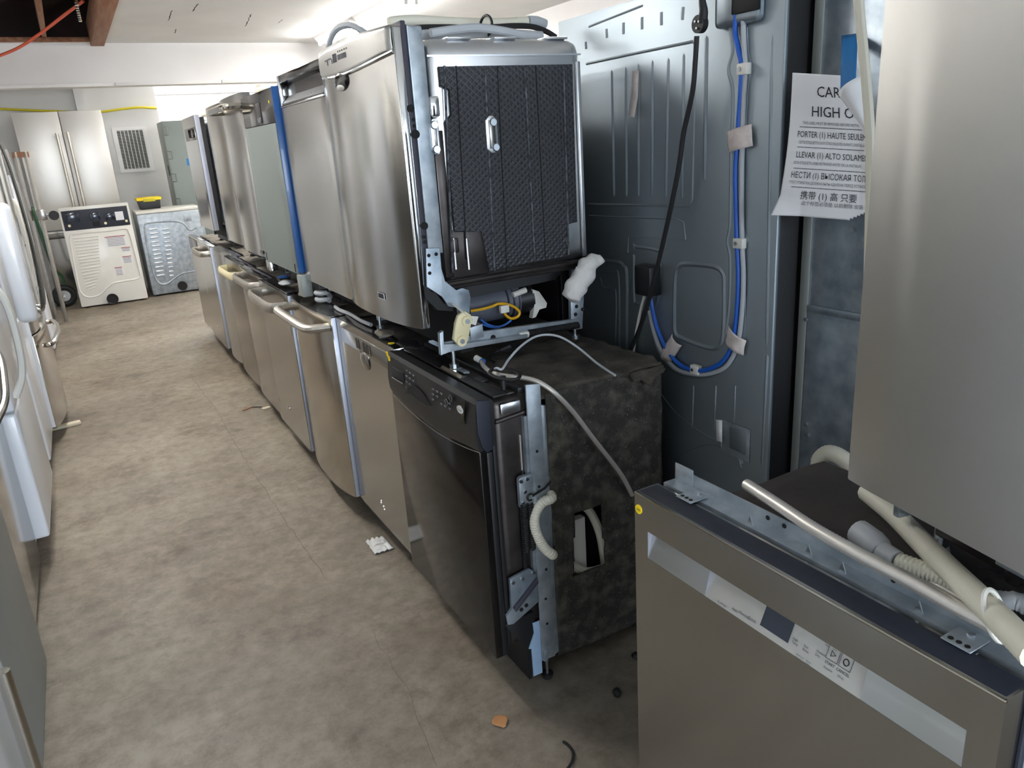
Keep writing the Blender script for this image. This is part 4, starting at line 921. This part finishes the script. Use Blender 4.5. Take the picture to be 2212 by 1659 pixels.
# ================================================================== second appliance back, further right
XQ=1.50; yq=1.262
e=thing('refrigerator','plain galvanised refrigerator back beside the embossed one, with a taped sheet','refrigerator',(XQ,.30,0))
B().box(XQ,XQ+.01,.34,yq-.02,.03,1.95,.002).o('back_panel','galv_spangle',e)
B().box(XQ-.004,XQ+.004,yq-.024,yq,.03,1.95,.001).o('corner_strip','grey_panel',e)
B().box(XQ+.01,XQ+.68,.335,yq-.001,.03,1.95,.004).o('cabinet','grey_panel',e)
q=at(1800,672,0,XQ); B().box(XQ-.006,XQ,.345,yq-.026,q.z-.012,q.z+.006,.003).o('panel_seam','galv_spangle',e)
B().box(XQ-.003,XQ,.345,yq-.026,.05,q.z-.012,.001).o('lower_panel','galv_spangle',e)
for (px,py) in ((1742,690),(1842,496),(1742,916),(1745,940),(1735,1012)):
    p=at(px,py,0,XQ-.003); B().cyl((XQ-.008,p.y,p.z),(XQ-.002,p.y,p.z),.005,8).o('screw','steel_screw',e)
for (x,y) in ((XQ+.06,.40),(XQ+.06,1.2),(XQ+.6,.40),(XQ+.6,1.2)): B().cyl((x,y,0),(x,y,.04),.02,12).o('roller','rubber',e)
# taped paper notice
TL,TR,BR,BL=at(1712,157,0,1.408),at(1872,166,0,1.452),at(1888,480,0,1.455),at(1678,463,0,1.408)
def sh(u,v,off=0.0):  # u left to right, v top to bottom
    a=TL.lerp(TR,u); b_=BL.lerp(BR,u); p=a.lerp(b_,v)
    p.x += .010*math.sin(math.pi*v)-.010*max(0,u-.85)/.15*math.sin(math.pi*v)
    if v>.86 and u<.25: p.x -= .02*((v-.86)/.14)*(1-u/.25)
    p.x -= off
    return p
t=thing('paper_notice','white printed carrying notice taped to the plain galvanised refrigerator back','notice',tuple(BL))
def cut(u,v): return (u>.66 and v<.22 and (u-.66)/.34>(.22-v)*0+v/.22*1.0*.9+.05) or (u>.76 and v>1-(u-.76)*.42)
B().sheet(sh,60,80,cut).o('sheet','paper',t,solid=.0005,ang=60)
# folded-over corner
F0,F1,F2=at(1814,206,0,1.415),at(1868,160,0,1.420),at(1885,300,0,1.440)
def fold(u,v):
    a=F1.lerp(F2,v); b_=F0.lerp(F2,v*.9); p=a.lerp(b_,u); p.x-=.02*math.sin(math.pi*u)*(1-v)+.004; return p
B().sheet(fold,12,12).o('folded_corner','paper',t,solid=.0005,ang=60)
Wp=(TR-TL).length; Hp=(BL-TL).length
def ptext(s,u,v,size,m='ink',wide=1.0):
    B().text(s,size,lambda x,y:sh(u+x/Wp,v-y/Hp,.0012),'LEFT',wide).o('printed_text',m,t,smooth=False,norm=False)
def uvpx(px,py):
    v=(py-157-(px-1712)*.05)/(463-157); v=max(0,min(1,v)); xl=1712+(1678-1712)*v; xr=1872+(1888-1872)*v
    return (px-xl)/(xr-xl), v
def pline(s,px,py,size,wide=1.0,m='ink'):
    u,v=uvpx(px,py); ptext(s,u,v,size,m,wide*.84)
pline('CARRY',1764,206,.031,.96); pline('HIGH ONLY',1750,247,.031,.92)
pline('THIS LABEL MUST BE REMOVED BEFORE INSTAL',1731,263,.0085,.72,'ink_grey')
pline('PORTER (1) HAUTE SEULEM',1718,290,.0185,.70); pline('CETTE ÉTIQUETTE DOIT ÊTRE ENLEVÉE AVANT L\'INSTALLA',1721,304,.0085,.66,'ink_grey')
pline('LLEVAR (1) ALTO SOLAMEN',1715,334,.0185,.70); pline('ESTA ETIQUETA DEBE RETIRARSE ANTES DE LA INSTALAC',1711,348,.0085,.66,'ink_grey')
pline('НЕСТИ (1) ВЫСОКАЯ ТОЛЬК',1705,378,.0185,.68); pline('ЭТОТ ЭТИКЕТКА ДОЛЖНА БЫТЬ УДАЛЕНА ПЕРЕД УСТАНОВ',1702,391,.0085,.62,'ink_grey')
pline('携带 (1) 高 只要',1729,424,.020,.82); pline('这个标签必须是 以前删除 安装',1733,438,.0105,.86,'ink_grey')
for (px,py,ln) in ((1724,268,.83),(1718,311,.86),(1711,357,.90),(1708,398,.90)):
    u,v=uvpx(px,py); B().sheet(lambda a,b_:sh(u+(ln-u*.0)*a*.92,v+.004*b_,.0012),20,1).o('ruled_line','ink',t,smooth=False,norm=False)
a=[at(1818,77,0,1.495),at(1853,72,0,1.495),at(1848,185,0,1.432),at(1815,206,0,1.425)]
tq=[(1818,77),(1853,72),(1848,185),(1815,206)]
def tp(u,v):
    X=1.497-.071*min(1,v/.5)**.8; l=1818+(1815-1818)*v; rr=1853+(1848-1853)*v
    return at(l+(rr-l)*u,(77+129*v)+((72+113*v)-(77+129*v))*u,0,X)
tag(B().sheet(tp,4,10).o('blue_tape','blue_tape',solid=.0006),'strip of blue painter tape holding the white printed notice','tape')
wt=[at(1852,-40,0,1.25),at(1858,40,0,1.25),at(1868,140,0,1.25),at(1877,250,0,1.25),at(1881,330,0,1.25),at(1880,420,0,1.25),at(1878,520,0,1.25),at(1874,700,0,1.24),at(1870,900,0,1.22),at(1872,1000,0,1.20)]
tag(B().tube(cat(wt,6),.0085,10).o('inlet_hose','hose_white'),'slim white hose hanging in front of the printed notice','hose')
# ================================================================== back of the room
YD=9.45
def bk(x,y,yy=YD): return at(x,y,1,yy)
FR=10.3
a,b_=bk(23,245,FR),bk(217,237,FR); fx0,fx1,fz=a.x,b_.x,(a.z+b_.z)/2
e=thing('built_in_refrigerator','wide stainless double-door refrigerator against the back wall','refrigerator',((fx0+fx1)/2,FR,0))
xm=bk(125,245,FR).x; zs=bk(140,497,FR).z
B().box(fx0+.01,fx1-.01,FR+.03,FR+.6,.0,fz-.01,.005).o('cabinet','grey_panel',e)
for (x0,x1) in ((fx0,xm-.004),(xm+.004,fx1)): B().box(x0,x1,FR,FR+.03,zs+.006,fz,.004).o('door','stainless_far',e)
B().box(fx0,fx1,FR,FR+.03,.08,zs-.006,.004).o('freezer_drawer','stainless',e)
B().box(fx0,fx1,FR-.01,FR,zs-.09,zs-.03,.006).o('drawer_pull','stainless_dark',e)
for (p,q) in (((120,288),(162,446)),((146,286),(183,444))):
    a,b_=bk(*p,FR),bk(*q,FR); x=(a.x+b_.x)/2
    h=B().cyl((x,FR-.06,a.z),(x,FR-.06,b_.z),.017,12).o('handle','stainless_warm',e)
    for z in (a.z-.04,b_.z+.04): B().cyl((x,FR-.06,z),(x,FR,z),.011,8).o('handle_post','stainless_dark',h)
# white dryer, its back to the camera
x0,x1=bk(177,667).x,bk(321,647).x; zt_=bk(204,444).z
e=thing('dryer','cream clothes dryer with dark console back and louvred rear panel','dryer',((x0+x1)/2,YD,0))
zc=bk(145,497).z
B().box(x0,x1,YD,YD+.68,.015,zc+.002,.012).o('cabinet','cream_enamel',e)
B().prism([(YD+.0,zc),(YD+.16,zc),(YD+.10,zt_),(YD+.0,zt_)],'x',x0-.0,x1+.0,.006).o('console','cream_enamel',e)
cb_=B().box(x0+.02,x1-.02,YD-.006,YD+.0,zc-.01,zt_-.03,.004).o('console_back','navy_plastic',e)
for (px,py,w,h) in ((155,470,.14,.1),(205,468,.1,.08),(238,468,.1,.07)):
    p=bk(px,py); B().box(p.x-w/2,p.x+w/2,YD-.011,YD-.006,p.z-h/2,p.z+h/2,.006).o('console_rib','display',cb_)
p=bk(208,482); B().box(p.x-.035,p.x+.035,YD-.014,YD-.006,p.z-.03,p.z+.02,.004).o('cord_pocket','black_matte',cb_)
for (px,py) in ((150,488),(228,482),(273,477)): p=bk(px,py); B().cyl((p.x,YD-.012,p.z),(p.x,YD-.006,p.z),.014,10).o('screw_tab','cream_plastic',cb_)
p=bk(258,466); lb=B().box(p.x-.04,p.x+.04,YD-.0075,YD-.006,p.z-.045,p.z+.045).o('rating_label','paper',cb_,smooth=False)
bp=[(150,505),(190,498),(270,493)]
def dpath(pts,r,m,par,name='embossed_bead',closed=False,y=YD): return B().tube(cat([bk(a,b_,y) for a,b_ in pts],6,closed),r,8,closed=closed).o(name,m,par)
dpath([(152,512),(165,505),(240,498),(268,494),(280,505),(300,580),(300,600),(262,608),(245,612),(232,622),(215,637),(190,642),(175,632),(168,610),(155,540)],.010,'cream_enamel',e,closed=True)
for k in range(18):
    t_=k/17; a,b_=bk(157+t_*30,515+t_*112),bk(212-(6 if k<12 else 10)*0+ (t_*8 if k<10 else 8-(t_-.53)*30),510+t_*110)
    B().tube([a+Vector((0,-.001,0)),b_+Vector((0,-.001,0))],.007,6).o('louvre','cream_enamel',e)
for (px,py,w,h) in ((235,520,.20,.11),(257,538,.09,.05),(260,560,.09,.08),(242,585,.075,.09)):
    p=bk(px+15,py); lb=B().box(p.x-w/2,p.x+w/2,YD-.0015,YD,p.z-h/2,p.z+h/2).o('warning_label','paper',e,smooth=False)
    B().box(p.x-w/2,p.x+w/2,YD-.0022,YD-.001,p.z+h/2-.012,p.z+h/2-.004).o('label_stripe','red_ink',lb,smooth=False)
    for k in range(max(1,int(h/.018))): B().box(p.x-w*.42,p.x+w*.42,YD-.0022,YD-.001,p.z+h/2-.026-.016*k,p.z+h/2-.021-.016*k).o('label_text','ink_grey',lb,smooth=False)
p=bk(243,645); vt=B().cyl((p.x,YD-.03,p.z),(p.x,YD+.001,p.z),.055,24).o('vent_outlet','black_matte',e); B().tube([(p.x+.055*math.cos(t_),YD-.03,p.z+.055*math.sin(t_)) for t_ in [k*math.pi/12 for k in range(24)]],.005,6,closed=True).o('vent_ring','rubber',e)
for x in (x0+.06,x1-.06):
    for y in (YD+.06,YD+.6): B().cyl((x,y,0),(x,y,.02),.02,10).o('foot','rubber',e)
# silver dryer
YS=9.58
x0,x1=bk(332,641,YS).x,bk(332,641,YS).x+.69; zt_=bk(297,458,YS).z
e=thing('dryer','bare galvanised clothes dryer back with two columns of louvres','dryer',((x0+x1)/2,YS,0))
B().box(x0,x1,YS,YS+.68,.015,zt_-.03,.012).o('cabinet','galv',e)
B().box(x0-.004,x1+.004,YS-.004,YS+.69,zt_-.03,zt_,.008).o('top_lid','cream_enamel',e)
dpath([(312,490),(320,482),(370,478),(395,482),(410,497),(425,492)],.009,'galv',e,y=YS); dpath([(312,490),(318,530),(332,590),(345,612),(362,612),(378,600),(395,590),(425,585)],.012,'galv',e,y=YS)
for c_ in (0,1):
    for k in range(12):
        t_=k/11; a=bk((322 if c_==0 else 350)+t_*16,495+t_*100,YS)
        B().box(a.x-.0,a.x+(.085 if c_==0 else .075-.03*t_),YS-.014,YS,a.z-.012,a.z+.006,.004).o('louvre','tub_steel',e)
p=bk(385,616,YS) ; p=bk(394,617,YS); B().cyl((p.x,YS-.03,p.z),(p.x,YS+.001,p.z),.052,24).o('vent_outlet','black_matte',e)
p=bk(407,470,YS); B().box(p.x-.05,p.x+.03,YS-.006,YS,p.z-.04,p.z+.03,.003).o('terminal_cover','galv',e)
for x in (x0+.06,x1-.06):
    for y in (YS+.06,YS+.6): B().cyl((x,y,0),(x,y,.02),.02,10).o('foot','rubber',e)
# tote on the silver dryer
yT=YS+.35; a,b_=bk(296,430,yT),bk(347,428,yT); zb=zt_
e=thing('storage_tote','black storage tote with yellow lid on the galvanised dryer','tote',((a.x+b_.x)/2,yT,zb))
zt2=max(a.z,zb+.13)
B().prism([(a.x+.02,zb),(b_.x-.02,zb),(b_.x-.006,zt2-.03),(a.x+.006,zt2-.03)],'y',yT,yT+.28,.005).o('bin','black_plastic',e)
B().box(a.x-.008,b_.x+.008,yT-.01,yT+.29,zt2-.032,zt2,.008).o('lid','yellow_sticker',e)
lb=B().box(a.x+.06,b_.x-.06,yT-.013,yT-.009,zt2-.045,zt2-.01,.003).o('lid_latch','yellow_hose',e)
# grey-green metal cabinet at the right
YC=10.3; a,b_=bk(347,262,YC),bk(440,257,YC)
e=thing('metal_cabinet','tall grey-green metal cabinet with wire pulls beyond the galvanised dryer','cabinet',((a.x+b_.x)/2,YC,0))
B().box(a.x,b_.x+.12,YC+.02,YC+.5,0,a.z-.004,.004).o('body','grey_panel',e)
B().box(a.x+.004,b_.x+.11,YC,YC+.022,.05,a.z,.004).o('door','green_grey',e)
for py in (283,335,384,437):
    p=bk(358+(py-283)*.18,py,YC); B().tube([(p.x-.02,YC,p.z+.045),(p.x+.02,YC-.02,p.z+.045),(p.x+.02,YC-.02,p.z-.045),(p.x-.02,YC,p.z-.045)],.005,6).o('wire_pull','stainless_dark',e)
B().box(a.x-.002,a.x+.002,YC+.1,YC+.18,1.3,1.42).o('side_slot','black_matte',e)
p=bk(407,350,YC); B().box(p.x-.02,p.x+.03,YC-.002,YC+.0,p.z-.04,p.z+.04).o('blue_sticker','blue_tape',e)
# vent grille on the wall
a,b_,c_=bk(240,276,BW),bk(312,275,BW),bk(258,372,BW)
e=thing('wall_vent','white louvred return-air grille on the back wall','vent',((a.x+b_.x)/2,BW,c_.z))
gx0,gx1,gz0,gz1=a.x+.0,b_.x+.02,c_.z-.01,a.z
fb=B(); fb.box(gx0,gx0+.05,BW-.015,BW,gz0,gz1); fb.box(gx1-.05,gx1,BW-.015,BW,gz0,gz1); fb.box(gx0+.05,gx1-.05,BW-.015,BW,gz0,gz0+.04); fb.box(gx0+.05,gx1-.05,BW-.015,BW,gz1-.04,gz1)
fb.o('frame','wall_paint',e); B().box(gx0+.04,gx1-.04,BW-.003,BW-.001,gz0+.03,gz1-.03).o('duct_opening','black_matte',e)
lb=B()
for k in range(26): z=gz0+.05+(gz1-gz0-.10)*k/25; lb.box(gx0+.05,gx1-.05,BW-.012,BW-.004,z-.0025,z+.0025)
lb.o('louvres','wall_grey',e,kind='stuff')
for k in range(1,7): x=gx0+.05+(gx1-gx0-.1)*k/7; B().box(x-.004,x+.004,BW-.014,BW-.003,gz0+.04,gz1-.04).o('mullion','wall_grey',e)
# yellow hose along the wall, red cable and foil strip by the open bay
tag(B().tube(cat([bk(-30,234,BW-.03),bk(60,238,BW-.03),bk(130,241,BW-.03),bk(180,243,BW-.03),bk(222,241,BW-.03),bk(260,236,BW-.03),bk(300,232,BW-.03),bk(338,234,BW-.03)],6),.014,8).o('yellow_hose','yellow_hose'),'yellow air hose strung along the top of the back wall','hose')
tag(B().tube(cat([at(-20,128,1,8.6),at(40,103,1,8.4),at(90,70,1,8.2),at(140,32,1,8.0),at(180,2,1,7.85)],6),.013,8).o('red_cable','red_cable'),'red-orange cable sagging below the open ceiling bay','cable')
fo=[at(160,-20,1,7.6)+Vector((0,0,.95)),at(160,-20,1,7.6),at(165,8,1,7.6),at(170,30,1,7.6),at(174,47,1,7.6)]
tag(B().tube(cat(fo,8),[.016 if i%2 else .011 for i in range(33)],6).o('pull_chain','chrome'),'bright metal pull chain hanging in the open ceiling bay','chain')
# ================================================================== left row (doors face the aisle)
def box_o(name,m,par,*a,bev=.008,seg=3): return B().box(*a,bev,seg).o(name,m,par)
def lfridge(label,X,y0,y1,h,m_door,m_cab,split,edge=None,name='refrigerator',z0=.09,th=.06,mlow=None):
    e=thing(name,label,'refrigerator',(X,y0,0))
    box_o('cabinet',m_cab,e,X-.72,X-th-.012,y0+.006,y1-.006,.02,h-.02)
    box_o('door_gasket','gasket',e,X-th-.012,X-th,y0+.014,y1-.014,z0+.02,h-.02,bev=.002)
    zs=[z0]+split+[h]
    for i in range(len(zs)-1): box_o('door',(mlow if (mlow and i==0) else m_door),e,X-th,X,y0,y1,zs[i]+.004,zs[i+1]-.004,bev=.012)
    box_o('toe_grille','black_plastic',e,X-.10,X-.085,y0+.01,y1-.01,.01,.085,bev=.002)
    for y in (y0+.06,y1-.06): B().cyl((X-.12,y,0),(X-.12,y,.03),.016,10).o('foot','rubber',e)
    for y in (y0+.06,y1-.06): B().cyl((X-.66,y,0),(X-.66,y,.03),.016,10).o('foot','rubber',e)
    return e
# A0: nearest, white door edge and steel bar handle
e=lfridge('white refrigerator with long steel bar handle, first in the opposite row',-.372,1.15,1.90,1.72,'white_enamel','grey_panel',[.62])
a=at(10,1440,0,-.315); B().cyl((-.318,1.655,a.z),(-.318,1.655,.10),.014,12).o('handle','stainless_warm',e)
B().cyl((-.318,1.655,a.z-.02),(-.372,1.655,a.z-.02),.01,10).o('handle_post','stainless_warm',e)
# A: grey low appliance
e=thing('freezer','flat grey appliance door between the white and stainless refrigerators','freezer',(-.37,1.92,0))
box_o('cabinet','grey_panel',e,-1.05,-.40,1.925,2.50,.02,1.68); box_o('door','grey_panel',e,-.40,-.366,1.92,2.515,.005,1.70,bev=.003)
for y in (1.97,2.46): B().cyl((-.95,y,0),(-.95,y,.03),.016,10).o('foot','rubber',e); 
# B: stainless
e=lfridge('stainless refrigerator with bowed dark steel handle, mirrored floor on its door',-.392,2.53,3.225,1.75,'stainless','grey_panel',[.70],z0=.03)
hp_=[at(-22,740,0,-.33),at(0,775,0,-.305),at(9,830,0,-.298),at(9,870,0,-.30),at(-10,915,0,-.325)]
B().tube(cat(hp_,6),.012,10).o('handle','stainless_dark',e)
# C: white
e=lfridge('white refrigerator with curved white door grip, between the stainless and the second white one',-.344,3.24,3.97,1.68,'white_enamel','white_enamel',[.62],z0=.10,th=.058)
hc=[(-.335,3.32,1.12),(-.29,3.32,1.02),(-.285,3.32,.86),(-.30,3.32,.74),(-.338,3.32,.66)]
B().tube(cat(hc,6),.02,10,flat=.7).o('handle','white_plastic',e)
# D: white top-freezer with rounded full-length trim
e=lfridge('white refrigerator with thick rounded door trim, next to the curved steel bottom-freezer',-.352,4.17,4.72,1.30,'white_enamel','white_enamel',[.78],z0=.10,th=.055)
B().box(-.336,-.252,4.172,4.235,.79,1.34,.028,4).o('door_grip','white_enamel',e)
# E/F: stainless French-door bottom freezer
E_=thing('refrigerator','stainless bottom-freezer refrigerator with curved drawer and long bar handles','refrigerator',(-.33,4.76,0))
y0,y1,Xf=4.76,5.66,-.335
box_o('cabinet','grey_panel',E_,-1.05,Xf-.07,y0+.01,y1-.01,.02,1.74)
box_o('door_gasket','gasket',E_,Xf-.07,Xf-.055,y0+.015,y1-.015,.1,1.72,bev=.002)
def cdoor(z0,z1,ya,yb,m,name,bul):
    P=[]
    for i in range(13):
        t_=i/12; P.append((Xf+bul*(1-abs(2*t_-1)**2.2),ya+(yb-ya)*t_))
    P+=[(Xf-.055,yb),(Xf-.055,ya)]
    return B().prism(P,'z',z0,z1,.004).o(name,m,E_,ang=25)
cdoor(.09,.62,y0,y1,'stainless_warm','freezer_drawer',.05)
cdoor(.63,1.75,y0,(y0+y1)/2-.003,'stainless','door',.03); cdoor(.63,1.75,(y0+y1)/2+.003,y1,'stainless','door',.03)
B().box(Xf-.06,Xf-.004,y0-.004,y0,.10,1.74,.001).o('door_side','white_enamel',E_)
B().tube(cat([(Xf+.03,y0+.08,.55),(Xf+.075,y0+.10,.55),(Xf+.10,y0+.45,.55),(Xf+.075,y1-.10,.55),(Xf+.03,y1-.08,.55)],6),.014,10).o('drawer_handle','stainless_warm',E_)
for yy in ((y0+y1)/2-.07,(y0+y1)/2+.07): B().tube(cat([(Xf+.02,yy,.70),(Xf+.065,yy,.74),(Xf+.085,yy,1.15),(Xf+.065,yy,1.58),(Xf+.02,yy,1.62)],6),.013,10).o('handle','stainless',E_)
B().box(Xf-.12,Xf-.02,y0+.02,y0+.12,1.74,1.77,.004).o('hinge_cover','white_plastic',E_)
for y in (y0+.08,y1-.08):
    for x in (-.42,-.98): B().cyl((x,y,0),(x,y,.03),.016,10).o('foot','rubber',E_)
# two more tall units beyond
e=lfridge('white refrigerator beyond the French-door bottom-freezer',-.36,5.75,6.5,1.70,'white_enamel','white_enamel',[.62])
B().tube(cat([(-.36,5.82,1.3),(-.31,5.82,1.25),(-.31,5.82,.8),(-.36,5.82,.75)],6),.014,8).o('handle','white_plastic',e)
e=lfridge('narrow white upright unit by the standing dolly',-.375,7.30,7.95,1.45,'white_enamel','white_enamel',[.9],z0=.03,th=.03)
e=lfridge('dull stainless refrigerator before the narrow white upright',-.40,6.55,7.25,1.72,'stainless_dark','grey_panel',[.6])
# long appliance dolly standing on end
e=thing('appliance_dolly','long flat steel appliance dolly standing on end with a caster','dolly',(-.37,8.75,0))
def dl(px,py): return at(px,py,1,8.75)
a0,a1=dl(48,328),dl(136,688)
for dx in (0,.085): B().tube([(a0.x+dx-.06,8.75,a0.z),(a1.x+dx-.06,8.72,.01)],.020,4).o('rail','stainless_dark',e)
B().box(a0.x-.09,a0.x+.05,8.74,8.78,a0.z-.05,a0.z,.004).o('end_cap','wood',e)
p=dl(103,463); B().box(p.x-.09,p.x-.01,8.72,8.80,p.z-.05,p.z+.05,.004).o('caster_plate','stainless_dark',e)
B().tube([(p.x-.02,8.74,p.z),(p.x+.05,8.74,p.z-.01)],.015,8).o('caster_fork','steel_screw',e); B().cyl((p.x+.05,8.725,p.z-.015),(p.x+.05,8.755,p.z-.015),.045,18).o('caster_wheel','rubber',e)
# green hand truck
e=thing('hand_truck','green hand truck with black rubber wheel behind the cream dryer','hand truck',(-.33,9.75,0))
w0=at(141,645,1,9.75); wr=.125
B().tube([(w0.x+(wr-.035)*math.cos(t_),9.75,wr+(wr-.035)*math.sin(t_)) for t_ in [k*math.pi/14 for k in range(28)]],.035,10,closed=True).o('tyre','rubber',e)
B().cyl((w0.x,9.735,wr),(w0.x,9.765,wr),.085,20).o('wheel_hub','stainless_dark',e); B().cyl((w0.x,9.70,wr),(w0.x,9.80,wr),.012,10).o('axle','steel_screw',e)
fp=[at(112,572,1,9.75),at(120,585,1,9.75),at(134,598,1,9.75),at(139,615,1,9.75)]
fp=[Vector((fp[0].x-.05,9.75,1.1))]+fp+[Vector((w0.x+.01,9.75,wr+.08))]
B().tube(cat(fp,6),.018,8).o('frame','green_paint',e)
B().box(w0.x-.1,w0.x+.1,9.86,9.90,.005,.02).o('toe_plate','green_paint',e)
e=dw('plain dark-edged dishwasher holding up the near end of the askew one',.90,-.31,0,seed=30,top='dirty_dark')
# ================================================================== litter on the slab
def bx(name,label,px,py,l,w,h,ang,m,catn):
    c=at(px,py,2,0); b=B().box(-l/2,l/2,-w/2,w/2,0.0005,h,min(h,w)*.2,2); b.bm.transform(Matrix.Translation(c)@Matrix.Rotation(math.radians(ang),4,'Z')); return tag(b.o(name,m),label,catn)
bx('wood_strip','pale wooden strip lying under the curved steel drawer',143,922,.16,.05,.018,8,'wood_pale','wood strip')
b=B().sheet(lambda u,v:at(820,1180,2,0)+Vector(((u-.5)*.075,(v-.5)*.11,.004+.022*abs(noise.noise(Vector((u*4,v*4,1)))))),12,12); tag(b.o('tissue','tissue',solid=.001,ang=60),'crumpled white tissue scrap on the floor by the scoop-pull dishwasher','tissue')
b=B().sheet(lambda u,v:at(1080,1560,2,0)+Vector(((u-.5)*.045*math.sin(math.pi*min(.97,max(.05,v))),(v-.5)*.05,.003+.004*math.sin(math.pi*v))),8,8); tag(b.o('dry_leaf','leaf',solid=.0006,ang=60),'small tan dry leaf on the floor in front of the black dishwasher','leaf')
c=at(1333,1503,2,0); lump('rubber_bung','small black rubber bit on the floor by the pocket-handled dishwasher',(c.x,c.y,.012),.012,(1,1,1),'rubber',3,.2,'rubber bit')
tag(B().tube(cat([at(1217,1602,2,.004),at(1228,1610,2,.004),at(1238,1625,2,.004),at(1236,1645,2,.004),at(1225,1662,2,.004)],6),.004,6).o('cable_offcut','rubber'),'curled black cable offcut on the bare floor','cable offcut')
c=at(1376,1420,2,0); lump('rubber_chip','flat black rubber chip under the edge of the pocket-handled dishwasher',(c.x,c.y,.008),.014,(1.3,1,.5),'rubber',6,.3,'rubber bit')
for i,(px,py,l,ang,lab) in enumerate(((535,884,.07,30,'thin dark twig-like scrap by the lower dishwashers'),(556,880,.06,-40,'bent brown paper scrap by the lower dishwashers'),(575,882,.05,15,'pale torn paper scrap by the lower dishwashers'))):
    bx('floor_scrap',lab,px,py,l,.012 if i<2 else .03,.006,ang,('wood','dirty_dark','wood_pale')[i],'scrap')
# ================================================================== group labels
for o in [o for o in bpy.data.objects if o.parent is None and 'category' in o]:
    c=o['category']
    if c=='dishwasher': o['group']='dishwashers stacked on top' if o.location.z>.5 else 'dishwashers standing on the floor'
    elif c=='refrigerator': o['group']='refrigerators facing the aisle' if o.location.x<-.2 else 'refrigerators at the right and back'
    elif c in ('hose','dryer','ceiling light','cable','cable tie','scrap','rubber bit'): o['group']={'hose':'loose hoses','dryer':'clothes dryers','ceiling light':'fluorescent ceiling lights','cable':'loose cables','cable tie':'cable ties','scrap':'scraps and wads','rubber bit':'black rubber bits'}[c]
